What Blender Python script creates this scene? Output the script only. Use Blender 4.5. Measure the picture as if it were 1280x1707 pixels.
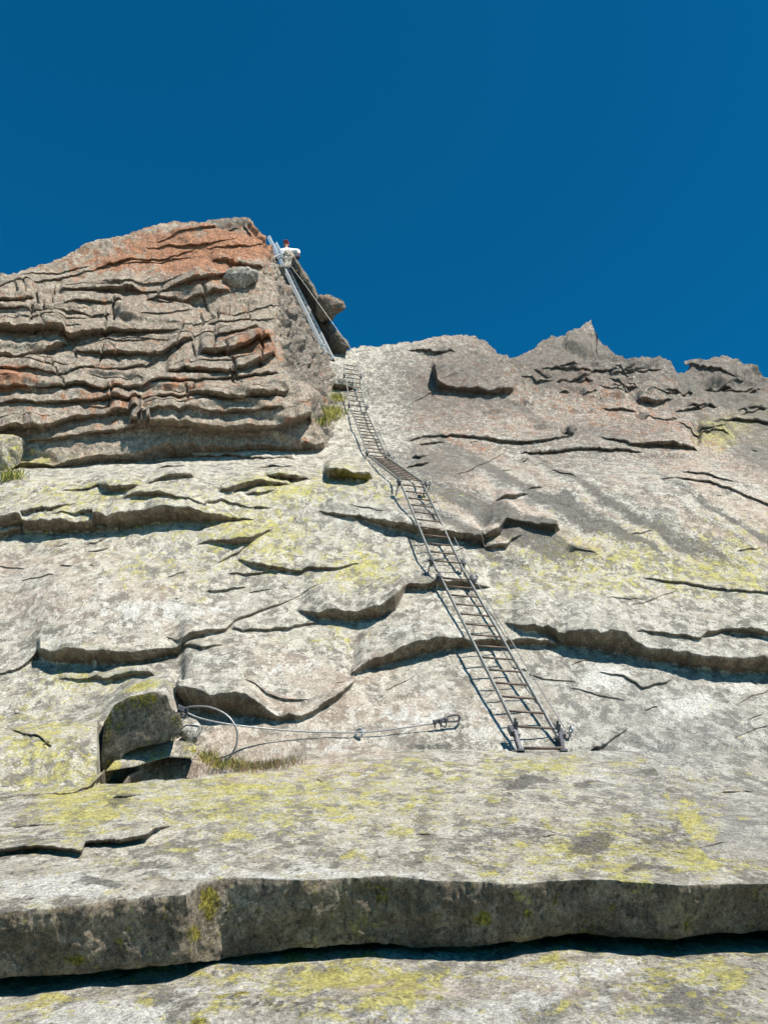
import bpy, math, random
import numpy as np
from mathutils import Vector

# ------------------------------------------------------------------ camera, sky, sun, exposure
for o in list(bpy.data.objects):
    bpy.data.objects.remove(o)
SC = bpy.context.scene
COL = SC.collection
F = 1478.0                       # focal length in photograph pixels (1280 x 1707)
PITCH = math.radians(28.0)
CP, SP = math.cos(PITCH), math.sin(PITCH)
cam_d = bpy.data.cameras.new('camera')
cam_d.sensor_fit = 'VERTICAL'
cam_d.sensor_height = 36.0
cam_d.lens = 36.0 * F / 1707.0
cam_d.clip_start = 0.05
cam_d.clip_end = 2000.0
cam = bpy.data.objects.new('camera', cam_d)
cam.location = (0, 0, 0)
cam.rotation_euler = (math.pi / 2 + PITCH, 0, 0)
COL.objects.link(cam)
SC.camera = cam

SUN = Vector((0.39, -0.47, 0.79)).normalized()     # direction towards the sun
w = bpy.data.worlds.new('World')
SC.world = w
w.use_nodes = True
wn = w.node_tree.nodes
wl = w.node_tree.links
wn.clear()
sky = wn.new('ShaderNodeTexSky')
sky.sky_type = 'NISHITA'
sky.sun_disc = False
sky.sun_elevation = math.asin(SUN.z)
sky.sun_rotation = math.atan2(SUN.x, SUN.y)
sky.altitude = 2600.0
sky.air_density = 1.0
sky.dust_density = 0.5
sky.ozone_density = 4.0
tint = wn.new('ShaderNodeMix'); tint.data_type = 'RGBA'; tint.blend_type = 'MULTIPLY'
tint.inputs[0].default_value = 1.0
tint.inputs[7].default_value = (0.025, 0.80, 1.0, 1)
bg = wn.new('ShaderNodeBackground'); bg.inputs[1].default_value = 0.07
wo = wn.new('ShaderNodeOutputWorld')
wl.new(sky.outputs[0], tint.inputs[6]); wl.new(tint.outputs[2], bg.inputs[0]); wl.new(bg.outputs[0], wo.inputs[0])

sd = bpy.data.lights.new('sun', 'SUN')
sd.energy = 4.6
sd.angle = math.radians(0.5)
sd.color = (1.0, 0.935, 0.83)
so = bpy.data.objects.new('sun', sd)
so.rotation_euler = SUN.to_track_quat('Z', 'Y').to_euler()
so.location = (20, -10, 40)
COL.objects.link(so)

SC.view_settings.view_transform = 'Standard'
SC.view_settings.look = 'None'
SC.view_settings.exposure = 1.0
SC.view_settings.gamma = 1.0
SC.view_settings.use_curve_mapping = False
SC.cycles.max_bounces = 6
SC.cycles.diffuse_bounces = 4
SC.cycles.use_denoising = True
SC.render.filter_size = 1.1

# ------------------------------------------------------------------ numeric helpers
RNG = np.random.RandomState(7)
_p = RNG.permutation(256); PERM = np.concatenate([_p] * 4)
_g = RNG.normal(size=(256, 3)); GRAD = _g / np.linalg.norm(_g, axis=1)[:, None]

GX, GY, GZ = (np.ascontiguousarray(GRAD[:, k], dtype=np.float32) for k in range(3))
PERM = PERM.astype(np.int32)

def perlin(p):
    p = np.asarray(p)
    x, y, z = p[:, 0], p[:, 1], p[:, 2]
    xi = np.floor(x); yi = np.floor(y); zi = np.floor(z)
    x = (x - xi).astype(np.float32); y = (y - yi).astype(np.float32); z = (z - zi).astype(np.float32)
    xi = xi.astype(np.int32) & 255; yi = yi.astype(np.int32) & 255; zi = zi.astype(np.int32) & 255
    u = x * x * x * (x * (x * 6 - 15) + 10); v = y * y * y * (y * (y * 6 - 15) + 10); w_ = z * z * z * (z * (z * 6 - 15) + 10)
    res = []
    for dx in (0, 1):
        a = PERM[xi + dx]; fx = x - dx; ry = []
        for dy in (0, 1):
            b = PERM[a + yi + dy]; fy = y - dy
            h0 = PERM[b + zi]; h1 = PERM[b + zi + 1]
            g0 = GX[h0] * fx + GY[h0] * fy + GZ[h0] * z
            g1 = GX[h1] * fx + GY[h1] * fy + GZ[h1] * (z - 1)
            ry.append(g0 + w_ * (g1 - g0))
        res.append(ry[0] + v * (ry[1] - ry[0]))
    return ((res[0] + u * (res[1] - res[0])) * 1.5).astype(np.float64)

def fbm(p, octaves=4, lac=2.07, gain=0.5, seed=0.0):
    p = np.asarray(p, dtype=np.float64) + seed * 17.31
    a, s, r = 1.0, 1.0, 0
    for k in range(octaves):
        r = r + a * perlin(p * s + k * 5.7)
        a *= gain; s *= lac
    return r

def n1(x, scale, seed):                          # one-dimensional noise
    x = np.asarray(x, dtype=np.float64)
    q = np.stack([x.ravel() / scale, np.full(x.size, seed * 3.17 + .5), np.full(x.size, seed * 1.91 + .3)], 1)
    return perlin(q).reshape(x.shape)

def jag(x, scale, seed):                         # broken, angular one-dimensional noise
    x = np.asarray(x, dtype=np.float64)
    rs = np.random.RandomState(int(seed * 97) % 99991)
    lo = -1200.0
    kn = lo + np.cumsum(scale * rs.uniform(.35, 1.65, int(4200 / scale)))
    return np.interp(x, kn, rs.uniform(-1, 1, kn.size))

def smooth(a, b, x):
    t = np.clip((x - a) / (b - a), 0, 1)
    return t * t * (3 - 2 * t)

def ray(x, y):
    x = np.asarray(x, dtype=np.float64); y = np.asarray(y, dtype=np.float64)
    x, y = np.broadcast_arrays(x, y)
    t = (853.5 - y) / F
    return np.stack([(x - 640.0) / F, CP - t * SP, SP + t * CP], -1)

def at(x, y, D):
    return Vector((ray(x, y) * D).tolist())

def project(P):
    d = P[..., 1] * CP + P[..., 2] * SP
    t = (-P[..., 1] * SP + P[..., 2] * CP) / d
    return 640 + F * P[..., 0] / d, 853.5 - F * t, d

def pl(pts):                                     # polyline y(x)
    a = np.array(pts, dtype=np.float64)
    return lambda x: np.interp(x, a[:, 0], a[:, 1])

# ------------------------------------------------------------------ object helpers
def props(o, label=None, cat=None, group=None, kind=None):
    if label: o['label'] = label
    if cat: o['category'] = cat
    if group: o['group'] = group
    if kind: o['kind'] = kind
    return o

def link(name, me, mat=None, parent=None):
    o = bpy.data.objects.new(name, me)
    COL.objects.link(o)
    if me is not None and mat is not None:
        me.materials.append(mat)
    if parent is not None:
        o.parent = parent
    return o

def mesh_np(name, verts, faces, mat, parent=None, masks=None, smooth_on=True, sharp=42):
    me = bpy.data.meshes.new(name)
    verts = np.asarray(verts, dtype=np.float32); faces = np.asarray(faces, dtype=np.int32)
    k = faces.shape[1]
    me.vertices.add(len(verts)); me.vertices.foreach_set('co', verts.ravel())
    me.loops.add(faces.size); me.loops.foreach_set('vertex_index', faces.ravel())
    me.polygons.add(len(faces))
    me.polygons.foreach_set('loop_start', np.arange(0, faces.size, k, dtype=np.int32))
    me.polygons.foreach_set('loop_total', np.full(len(faces), k, dtype=np.int32))
    if smooth_on:
        me.polygons.foreach_set('use_smooth', np.ones(len(faces), dtype=bool))
    if masks is not None:
        for nm, arr in (('m1', masks[:, :4]), ('m2', masks[:, 4:8])):
            at_ = me.attributes.new(nm, 'FLOAT_COLOR', 'POINT')
            at_.data.foreach_set('color', np.ascontiguousarray(arr, dtype=np.float32).ravel())
    me.update(calc_edges=True)
    me.validate()
    if sharp: me.set_sharp_from_angle(angle=math.radians(sharp))
    return link(name, me, mat, parent)

def grid_faces(nr, nc):
    a = np.arange(nr * nc).reshape(nr, nc)
    return np.stack([a[:-1, :-1], a[:-1, 1:], a[1:, 1:], a[1:, :-1]], -1).reshape(-1, 4)

class MB:
    """collects boxes, bars and tubes into one mesh"""
    def __init__(s): s.v = []; s.f = []
    def box(s, c, ax, ay, az):
        n = len(s.v); c = Vector(c)
        for k in ((-1,-1,-1),(1,-1,-1),(1,1,-1),(-1,1,-1),(-1,-1,1),(1,-1,1),(1,1,1),(-1,1,1)):
            s.v.append(c + ax * k[0] + ay * k[1] + az * k[2])
        s.f += [tuple(n + i for i in q) for q in ((0,3,2,1),(4,5,6,7),(0,1,5,4),(1,2,6,5),(2,3,7,6),(3,0,4,7))]
    def beam(s, a, b, wdir, wd, ndir, nd, ch=0.2):
        a = Vector(a); b = Vector(b); n = len(s.v)
        wv = Vector(wdir).normalized(); nv = Vector(ndir).normalized()
        prof = []
        for sx, sy in ((1,1),(-1,1),(-1,-1),(1,-1)):
            p1 = (sx * (1 - ch), sy) ; p2 = (sx, sy * (1 - ch))
            prof += [p2, p1] if sx * sy > 0 else [p1, p2]
        m = len(prof)
        for e in (a, b):
            for (p, q) in prof: s.v.append(e + wv * p * wd / 2 + nv * q * nd / 2)
        for i in range(m):
            j = (i + 1) % m
            s.f.append((n + i, n + j, n + m + j, n + m + i))
        s.f.append(tuple(n + i for i in reversed(range(m)))); s.f.append(tuple(n + m + i for i in range(m)))
    def tube(s, pts, r, seg=8, caps=True):
        pts = [Vector(p) for p in pts]; n0 = len(s.v); up = None
        rr = r if isinstance(r, (list, tuple)) else [r] * len(pts)
        for i, p in enumerate(pts):
            d = (pts[min(i + 1, len(pts) - 1)] - pts[max(i - 1, 0)]).normalized()
            if up is None:
                up = d.orthogonal().normalized()
            up = (up - d * up.dot(d)).normalized()
            sd_ = d.cross(up)
            for k in range(seg):
                t = 2 * math.pi * k / seg
                s.v.append(p + (up * math.cos(t) + sd_ * math.sin(t)) * rr[i])
        for i in range(len(pts) - 1):
            for k in range(seg):
                a = n0 + i * seg + k; b = n0 + i * seg + (k + 1) % seg
                s.f.append((a, b, b + seg, a + seg))
        if caps:
            s.f.append(tuple(n0 + k for k in reversed(range(seg))))
            e = n0 + (len(pts) - 1) * seg
            s.f.append(tuple(e + k for k in range(seg)))
    def ring(s, c, ax, ay, R, r, seg=20, frm=0.0, to=2 * math.pi):
        s.tube([Vector(c) + (ax * math.cos(t) + ay * math.sin(t)) * R for t in np.linspace(frm, to, seg + 1)], r, 6)
    def ball(s, c, r, seg=10, rings=7, sc=(1, 1, 1)):
        n0 = len(s.v); c = Vector(c)
        for i in range(rings + 1):
            th = math.pi * (i + 0.02) / (rings + 0.04)
            for k in range(seg):
                ph = 2 * math.pi * k / seg
                s.v.append(c + Vector((r * sc[0] * math.sin(th) * math.cos(ph), r * sc[1] * math.sin(th) * math.sin(ph), r * sc[2] * math.cos(th))))
        for i in range(rings):
            for k in range(seg):
                a = n0 + i * seg + k; b = n0 + i * seg + (k + 1) % seg
                s.f.append((a, a + seg, b + seg, b))
    def build(s, name, mat, parent=None, smooth_on=False):
        me = bpy.data.meshes.new(name)
        me.from_pydata([tuple(v) for v in s.v], [], s.f)
        if smooth_on:
            me.polygons.foreach_set('use_smooth', [True] * len(me.polygons))
        me.update()
        return link(name, me, mat, parent)

# ------------------------------------------------------------------ materials
def nt(mat):
    mat.use_nodes = True
    t = mat.node_tree; t.nodes.clear()
    return t

class NB:
    """small node-building helper"""
    def __init__(s, mat):
        s.t = nt(mat); s.n = s.t.nodes; s.l = s.t.links
    def new(s, k, **kw):
        x = s.n.new(k)
        for a, b in kw.items(): setattr(x, a, b)
        return x
    def put(s, sock, v):
        if isinstance(v, bpy.types.NodeSocket): s.l.new(v, sock)
        elif v is not None: sock.default_value = v
    def noise(s, vec, scale, detail=5, rough=.55, dist=0.0, col=False):
        x = s.new('ShaderNodeTexNoise'); s.put(x.inputs['Vector'], vec)
        x.inputs['Scale'].default_value = scale; x.inputs['Detail'].default_value = detail
        x.inputs['Roughness'].default_value = rough; x.inputs['Distortion'].default_value = dist
        return x.outputs[1 if col else 0]
    def voro(s, vec, scale, feat='F1', out=0):
        x = s.new('ShaderNodeTexVoronoi', feature=feat); s.put(x.inputs['Vector'], vec)
        x.inputs['Scale'].default_value = scale
        return x.outputs[out]
    def math(s, op, a, b=None, c=None, clamp=False):
        x = s.new('ShaderNodeMath', operation=op, use_clamp=clamp)
        s.put(x.inputs[0], a)
        if b is not None: s.put(x.inputs[1], b)
        if c is not None: s.put(x.inputs[2], c)
        return x.outputs[0]
    def step(s, v, a, b, lo=0.0, hi=1.0):
        x = s.new('ShaderNodeMapRange', interpolation_type='SMOOTHSTEP')
        s.put(x.inputs[0], v); s.put(x.inputs[1], a); s.put(x.inputs[2], b); s.put(x.inputs[3], lo); s.put(x.inputs[4], hi)
        return x.outputs[0]
    def mix(s, f, a, b, mode='MIX'):
        x = s.new('ShaderNodeMix', data_type='RGBA', blend_type=mode)
        s.put(x.inputs[0], f)
        for sock, v in ((x.inputs[6], a), (x.inputs[7], b)):
            if isinstance(v, tuple): v = v + (1,) if len(v) == 3 else v
            s.put(sock, v)
        return x.outputs[2]
    def cover(s, field, amount, soft=.06, lo=.30, hi=.72):
        """amount 0..1 of coverage -> mask from a noise field"""
        th = s.math('MULTIPLY_ADD', amount, -(hi - lo), hi)
        d = s.math('SUBTRACT', field, th)
        return s.step(d, -soft * .5, soft)
    def out(s, col, rough=.85, bump=None, metal=0.0, spec=.3):
        b = s.new('ShaderNodeBsdfPrincipled')
        s.put(b.inputs['Base Color'], col if not isinstance(col, tuple) else col + (1,))
        s.put(b.inputs['Roughness'], rough); s.put(b.inputs['Metallic'], metal)
        b.inputs['Specular IOR Level'].default_value = spec
        if bump is not None: s.l.new(bump, b.inputs['Normal'])
        o = s.new('ShaderNodeOutputMaterial'); s.l.new(b.outputs[0], o.inputs[0])
        return b
    def bump(s, h, dist, strength=1.0, nrm=None):
        x = s.new('ShaderNodeBump'); x.inputs['Strength'].default_value = strength
        x.inputs['Distance'].default_value = dist; s.put(x.inputs['Height'], h)
        if nrm is not None: s.l.new(nrm, x.inputs['Normal'])
        return x.outputs[0]

def rock_material(name, near=1.0, tower=False):
    m = bpy.data.materials.new(name); b = NB(m)
    g = b.new('ShaderNodeNewGeometry'); pos = g.outputs['Position']
    mp = b.new('ShaderNodeMapping'); b.l.new(pos, mp.inputs[0])
    mp.inputs['Rotation'].default_value = (0, math.radians(14), math.radians(8))
    mp.inputs['Scale'].default_value = (1.05, 0.58, 0.80)
    P = mp.outputs[0]
    a1 = b.new('ShaderNodeAttribute', attribute_name='m1'); s1 = b.new('ShaderNodeSeparateColor'); b.l.new(a1.outputs[0], s1.inputs[0])
    a2 = b.new('ShaderNodeAttribute', attribute_name='m2'); s2 = b.new('ShaderNodeSeparateColor'); b.l.new(a2.outputs[0], s2.inputs[0])
    pink, lich, dark, white = s1.outputs[0], s1.outputs[1], s1.outputs[2], a1.outputs[3]
    orng, riser, moss, grey = s2.outputs[0], s2.outputs[1], s2.outputs[2], a2.outputs[3]
    nA = b.noise(P, 0.8, 10, .68)
    nB = b.noise(P, 3.6, 10, .74, .2)
    nC = b.noise(P, 14.0, 8, .74)
    nD = b.noise(P, 62.0, 5, .72)
    nE = b.noise(P, 190.0, 2, .6)
    nF = b.noise(P, 7.5, 9, .78, .4)
    # granite: weathered grey rock with a paler broken crust
    c = b.mix(b.step(nB, .45, .55), (.25, .237, .205), (.53, .50, .425))
    c = b.mix(b.step(nA, .49, .64, 0, .5), c, b.mix(b.step(nC, .42, .58), (.25, .245, .23), (.44, .43, .39)))
    c = b.mix(b.step(nF, .505, .545, 0, .9), c, (.70, .675, .60))
    c = b.mix(b.math('MULTIPLY', grey, .8), c, b.mix(b.step(nF, .40, .60), (.22, .222, .225), (.47, .465, .45)))
    # feldspar and iron staining
    pf = b.cover(b.noise(P, 2.2, 9, .72, .4), pink, .16, .24, .74)
    c = b.mix(b.math('MULTIPLY', pf, .58), c, b.mix(b.step(nF, .40, .60), (.48, .36, .285), (.67, .55, .46)))
    # riser rock (broken, without the pale crust); warm ledge shade is put into its brown
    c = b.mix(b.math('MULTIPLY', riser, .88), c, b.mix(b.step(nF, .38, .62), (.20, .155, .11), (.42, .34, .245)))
    # orange lichen crust
    of = b.cover(b.noise(P, 4.0, 9, .76, .3), orng, .08, .24, .74)
    c = b.mix(b.math('MULTIPLY', of, .9), c, b.mix(b.step(nC, .40, .60), (.33, .13, .06), (.60, .30, .17)))
    # white quartz / pale crust
    wf = b.cover(b.noise(P, 5.0, 10, .76, .5), white, .05, .27, .72)
    c = b.mix(b.math('MULTIPLY', wf, .92), c, b.mix(b.step(nC, .40, .60), (.60, .585, .55), (.80, .79, .75)))
    # map lichen: crisp crusts in two sizes
    lf = b.cover(b.noise(P, 6.0, 10, .78, .4), lich, .045, .28, .70)
    lfb = b.cover(b.noise(P, 2.6, 8, .70, .5), b.math('MULTIPLY', lich, .52), .05, .30, .74)
    lf2 = b.cover(b.noise(P, 15.0, 7, .76, .3), b.math('MULTIPLY', lich, .92), .04, .28, .74)
    lm = b.math('MAXIMUM', b.math('MAXIMUM', b.math('MULTIPLY', lf, b.step(nC, .40, .47)), lf2), b.math('MULTIPLY', lfb, b.step(nF, .44, .50)))
    c = b.mix(b.math('MULTIPLY', lm, .86), c, b.mix(b.step(nC, .42, .60), (.43, .395, .10), (.66, .61, .20)))
    mf = b.cover(b.noise(P, 8.0, 9, .76, .5), moss, .05, .27, .73)
    c = b.mix(b.math('MULTIPLY', mf, .92), c, b.mix(b.step(nD, .35, .65), (.13, .115, .02), (.44, .39, .06)))
    # grey-black crustose lichen: blots and fine spots
    df = b.cover(b.noise(P, 5.0, 11, .80, .3), dark, .05, .28, .76)
    df2 = b.cover(b.noise(P, 22.0, 7, .78), b.math('MULTIPLY_ADD', dark, .55, .33), .05, .28, .78)
    c = b.mix(b.math('MULTIPLY', b.math('MAXIMUM', df, df2), .80), c, b.mix(b.step(nD, .35, .65), (.075, .07, .065), (.19, .18, .165)))
    # crystal grain
    gr = b.math('ADD', b.math('MULTIPLY', nD, .62), b.math('MULTIPLY', nE, .38))
    c = b.mix(1.0, c, b.mix(b.step(gr, .36, .64), (.52, .51, .50), (1.32, 1.32, 1.31)), 'MULTIPLY')
    bm = b.bump(nB, .20, .75)
    bm = b.bump(nF, .10, .85, bm)
    bm = b.bump(nC, .04, .8, bm)
    bm = b.bump(nD, .014, .8, bm)
    b.out(c, .92, bm, 0, .18)
    return m

ROCK = rock_material('granite')

def metal_material(name, c1, c2, rough, metal, scale=14):
    m = bpy.data.materials.new(name); b = NB(m)
    tc = b.new('ShaderNodeNewGeometry').outputs['Position']
    n = b.noise(tc, scale, 8, .7); n2 = b.noise(tc, scale * 9, 4, .6)
    f = b.step(n, .35, .65)
    b.out(b.mix(f, c1, c2), b.step(n2, .2, .8, rough - .12, rough + .15), b.bump(n2, .002, .5), metal, .4)
    return m

RAIL = metal_material('painted_steel', (.15, .156, .148), (.25, .256, .245), .5, .3)
RUNG = metal_material('rusty_steel', (.075, .060, .050), (.15, .105, .08), .6, .3, 22)
ZINC = metal_material('galvanised_steel', (.58, .61, .63), (.70, .72, .73), .45, .25)
WIRE = metal_material('wire_rope', (.20, .20, .20), (.36, .36, .36), .45, .55, 60)
BOLT = metal_material('bright_bolt', (.22, .23, .25), (.5, .52, .56), .35, .7, 50)
DARKBOLT = metal_material('dark_bracket', (.045, .048, .06), (.10, .10, .11), .5, .4, 40)

def plain(name, c1, c2, scale=30, rough=.85):
    m = bpy.data.materials.new(name); b = NB(m)
    tc = b.new('ShaderNodeNewGeometry').outputs['Position']
    n = b.noise(tc, scale, 6, .65)
    b.out(b.mix(b.step(n, .3, .7), c1, c2), rough, b.bump(n, .01, .4))
    return m

GRASS = plain('dry_grass', (.16, .15, .03), (.42, .36, .09), 9)
GREEN = plain('green_moss_grass', (.05, .085, .015), (.17, .20, .04), 9)
HEATH = plain('brown_heather', (.10, .05, .035), (.24, .14, .10), 20)
SKIN = plain('skin', (.52, .28, .22), (.60, .34, .27), 20, .6)
SHIRT = plain('white_shirt', (.74, .74, .72), (.82, .82, .80), 20)
TROUSERS = plain('dark_trousers', (.03, .03, .04), (.06, .06, .075), 20)
CAP = plain('dark_red_cap', (.16, .02, .03), (.26, .04, .05), 25, .6)
HAIR = plain('brown_hair', (.05, .03, .02), (.10, .06, .04), 60)
EYE = plain('eye', (.02, .02, .02), (.05, .04, .04), 60, .3)

# ------------------------------------------------------------------ lichen and mineral masks (where each kind of crust grows on the rock)
def blobs(x, y, lst):
    r = np.zeros_like(x)
    for (cx, cy, rx, ry, a) in lst:
        r = np.maximum(r, a * np.exp(-(((x - cx) / rx) ** 2 + ((y - cy) / ry) ** 2)))
    return r

def masks_main(x, y, riser=0.0):
    x = np.asarray(x, float); y = np.asarray(y, float)
    j = 26 * n1(x + y * .7, 60, 3); xx = x + j; yy = y + 18 * n1(y * 1.3 - x, 70, 4)
    M = np.zeros((x.size, 8))
    upper = smooth(860, 700, yy)
    terr = smooth(1235, 1270, yy)
    right = smooth(600, 720, xx)
    # diagonal streaks of the right-hand slab
    c = (yy * .86 - xx * .50); al = (xx * .86 + yy * .50)
    st = perlin(np.stack([c / 24, al / 800, np.zeros_like(c) + 2.3], 1)); st2 = perlin(np.stack([c / 10, al / 420, np.zeros_like(c) + 7.3], 1))
    streak = smooth(620, 760, xx) * smooth(1010, 900, yy) * smooth(560, 640, yy)
    pink = .16 + blobs(xx, yy, [(150, 1010, 260, 110, .40), (40, 950, 200, 70, .42), (450, 1250, 240, 60, .60), (620, 1190, 240, 55, .55), (830, 1180, 140, 60, .28),
                                (520, 1130, 160, 60, .40), (300, 745, 300, 24, .42), (640, 900, 60, 40, .2), (680, 840, 40, 30, .5), (400, 1530, 260, 90, .2), (650, 1640, 260, 40, .5), (1000, 1665, 200, 40, .3)])
    pink = np.maximum(pink, streak * np.clip(.45 + .9 * st + .35 * st2, 0, .95))
    pink = np.maximum(pink, upper * right * .66)
    lich = .10 + blobs(xx, yy, [(150, 850, 320, 75, .40), (420, 900, 160, 90, .46), (560, 810, 150, 50, .40), (470, 820, 120, 40, .5), (600, 960, 110, 60, .50), (560, 1070, 120, 30, .35), (260, 960, 160, 60, .36),
                                (1000, 930, 260, 75, .46), (1200, 960, 180, 90, .48), (1000, 990, 200, 50, .42), (850, 1000, 70, 50, .35), (1190, 725, 60, 40, .66), (1260, 700, 60, 60, .45), (1250, 900, 100, 60, .36),
                                (60, 1250, 150, 110, .44), (150, 1350, 160, 70, .50), (240, 1175, 45, 22, .7), (750, 830, 70, 30, .4), (640, 830, 50, 30, .42), (1180, 1200, 160, 40, .18), (1150, 1330, 50, 50, .5), (1200, 1430, 140, 50, .50), (120, 1140, 160, 40, .4)])
    lich = np.maximum(lich, terr * smooth(1420, 1200, xx) * (.30 + .20 * blobs(xx, yy, [(420, 1330, 300, 60, 1), (900, 1270, 160, 30, .9), (1000, 1420, 180, 50, 1), (680, 1280, 200, 40, .6)])))
    lich = np.where(yy < 1235, lich * .86, lich)
    lich = lich * (1 - .75 * upper * right * (1 - smooth(1100, 1200, xx)))
    dark = .13 + upper * right * .26 + blobs(xx, yy, [(760, 640, 110, 70, .30), (720, 780, 90, 40, .42), (980, 600, 220, 60, .32), (1220, 640, 140, 60, .30), (885, 1306, 32, 7, 1.0), (975, 1308, 20, 5, .8), (985, 1405, 40, 12, 1.0), (1080, 1450, 40, 6, .7),
                                (200, 1345, 30, 12, .6), (1090, 1290, 40, 14, .45), (1100, 1395, 60, 30, .35), (170, 1470, 28, 8, .95), (860, 1390, 100, 24, .35), (640, 640, 120, 70, .30), (1000, 740, 160, 50, .2), (1270, 760, 60, 60, .3)])
    dark = np.maximum(dark, streak * np.clip(.34 - 1.0 * st + .45 * st2, 0, .75))
    white = .10 + blobs(xx, yy, [(1150, 1178, 50, 22, .95), (1010, 1126, 40, 24, .80), (1250, 1144, 70, 12, .72), (700, 1190, 170, 40, .44), (820, 1230, 80, 30, .48), (560, 1240, 140, 20, .36), (480, 1458, 300, 16, .58), (120, 1480, 170, 26, .66),
                                 (260, 1040, 220, 50, .40), (700, 1075, 100, 24, .40), (1000, 1300, 100, 30, .40), (1060, 1260, 100, 20, .34), (250, 800, 200, 60, .22), (100, 1100, 120, 30, .34), (330, 760, 200, 14, .4), (480, 1130, 120, 40, .34)])
    white = np.maximum(white, terr * .24)
    white = white * (1 - .8 * upper * right)
    grey = blobs(xx, yy, [(1120, 1220, 220, 110, .75), (1200, 1330, 150, 90, .75), (1000, 1130, 160, 60, .5), (740, 855, 160, 30, .6), (850, 840, 140, 40, .5), (1000, 830, 200, 60, .2)])
    orng = .04 + upper * right * .26 + .16 * streak * np.clip(.5 + st, 0, 1)
    M[:, 0] = pink; M[:, 1] = lich; M[:, 2] = dark; M[:, 3] = white; M[:, 4] = orng; M[:, 5] = 0; M[:, 6] = blobs(xx, yy, [(240, 1172, 26, 12, .6), (1120, 1345, 16, 10, .5)]); M[:, 7] = grey
    r = np.broadcast_to(np.asarray(riser, float), x.shape)
    M[:, 5] = r
    M[:, 0] *= 1 - .5 * r; M[:, 1] *= 1 - .55 * r; M[:, 3] *= 1 - .9 * r; M[:, 7] *= 1 - .6 * r
    M[:, 6] = np.maximum(M[:, 6], r * blobs(x, y, [(585, 800, 46, 30, .85)]))
    M[:, 6] = np.maximum(M[:, 6], r * blobs(x, y, [(205, 1195, 22, 30, .75), (235, 1175, 30, 20, .7)]))
    return np.clip(M, 0, 1)

def masks_tower(x, y, riser=0.0):
    x = np.asarray(x, float); y = np.asarray(y, float)
    xx = x + 14 * n1(x + y, 40, 8); yy = y + 10 * n1(y - x, 40, 9)
    M = np.zeros((x.size, 8))
    M[:, 0] = .66 + blobs(xx, yy, [(300, 440, 120, 40, .3), (200, 520, 200, 40, .25), (400, 500, 60, 40, .2)])
    M[:, 1] = .06 + blobs(xx, yy, [(60, 760, 80, 30, .4), (10, 760, 40, 30, .5)])
    M[:, 2] = .26 + blobs(xx, yy, [(380, 370, 60, 18, .30), (250, 400, 160, 24, .14), (490, 600, 50, 120, .14), (250, 560, 260, 160, .14)]) + .18 * smooth(0, 14, xx - xc(yy))  # dark speckle; last term adds more on the side to lower its sunlit tone
    M[:, 3] = .05 + blobs(xx, yy, [(150, 600, 160, 60, .18), (60, 690, 100, 30, .16)])
    M[:, 4] = .33 + blobs(xx, yy, [(400, 414, 44, 28, .95), (365, 420, 50, 26, .70), (285, 415, 70, 30, .62), (320, 450, 70, 24, .58), (200, 440, 80, 24, .36), (15, 655, 40, 16, .55), (420, 600, 40, 20, .35), (300, 660, 40, 10, .3), (350, 480, 40, 12, .3), (200, 690, 120, 20, .15)])
    M[:, 7] = .25 * smooth(440, 500, xx)
    r = np.broadcast_to(np.asarray(riser, float), x.shape)
    M[:, 5] = np.maximum(r, .50); M[:, 3] *= 1 - .8 * r
    return np.clip(M, 0, 1)

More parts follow.
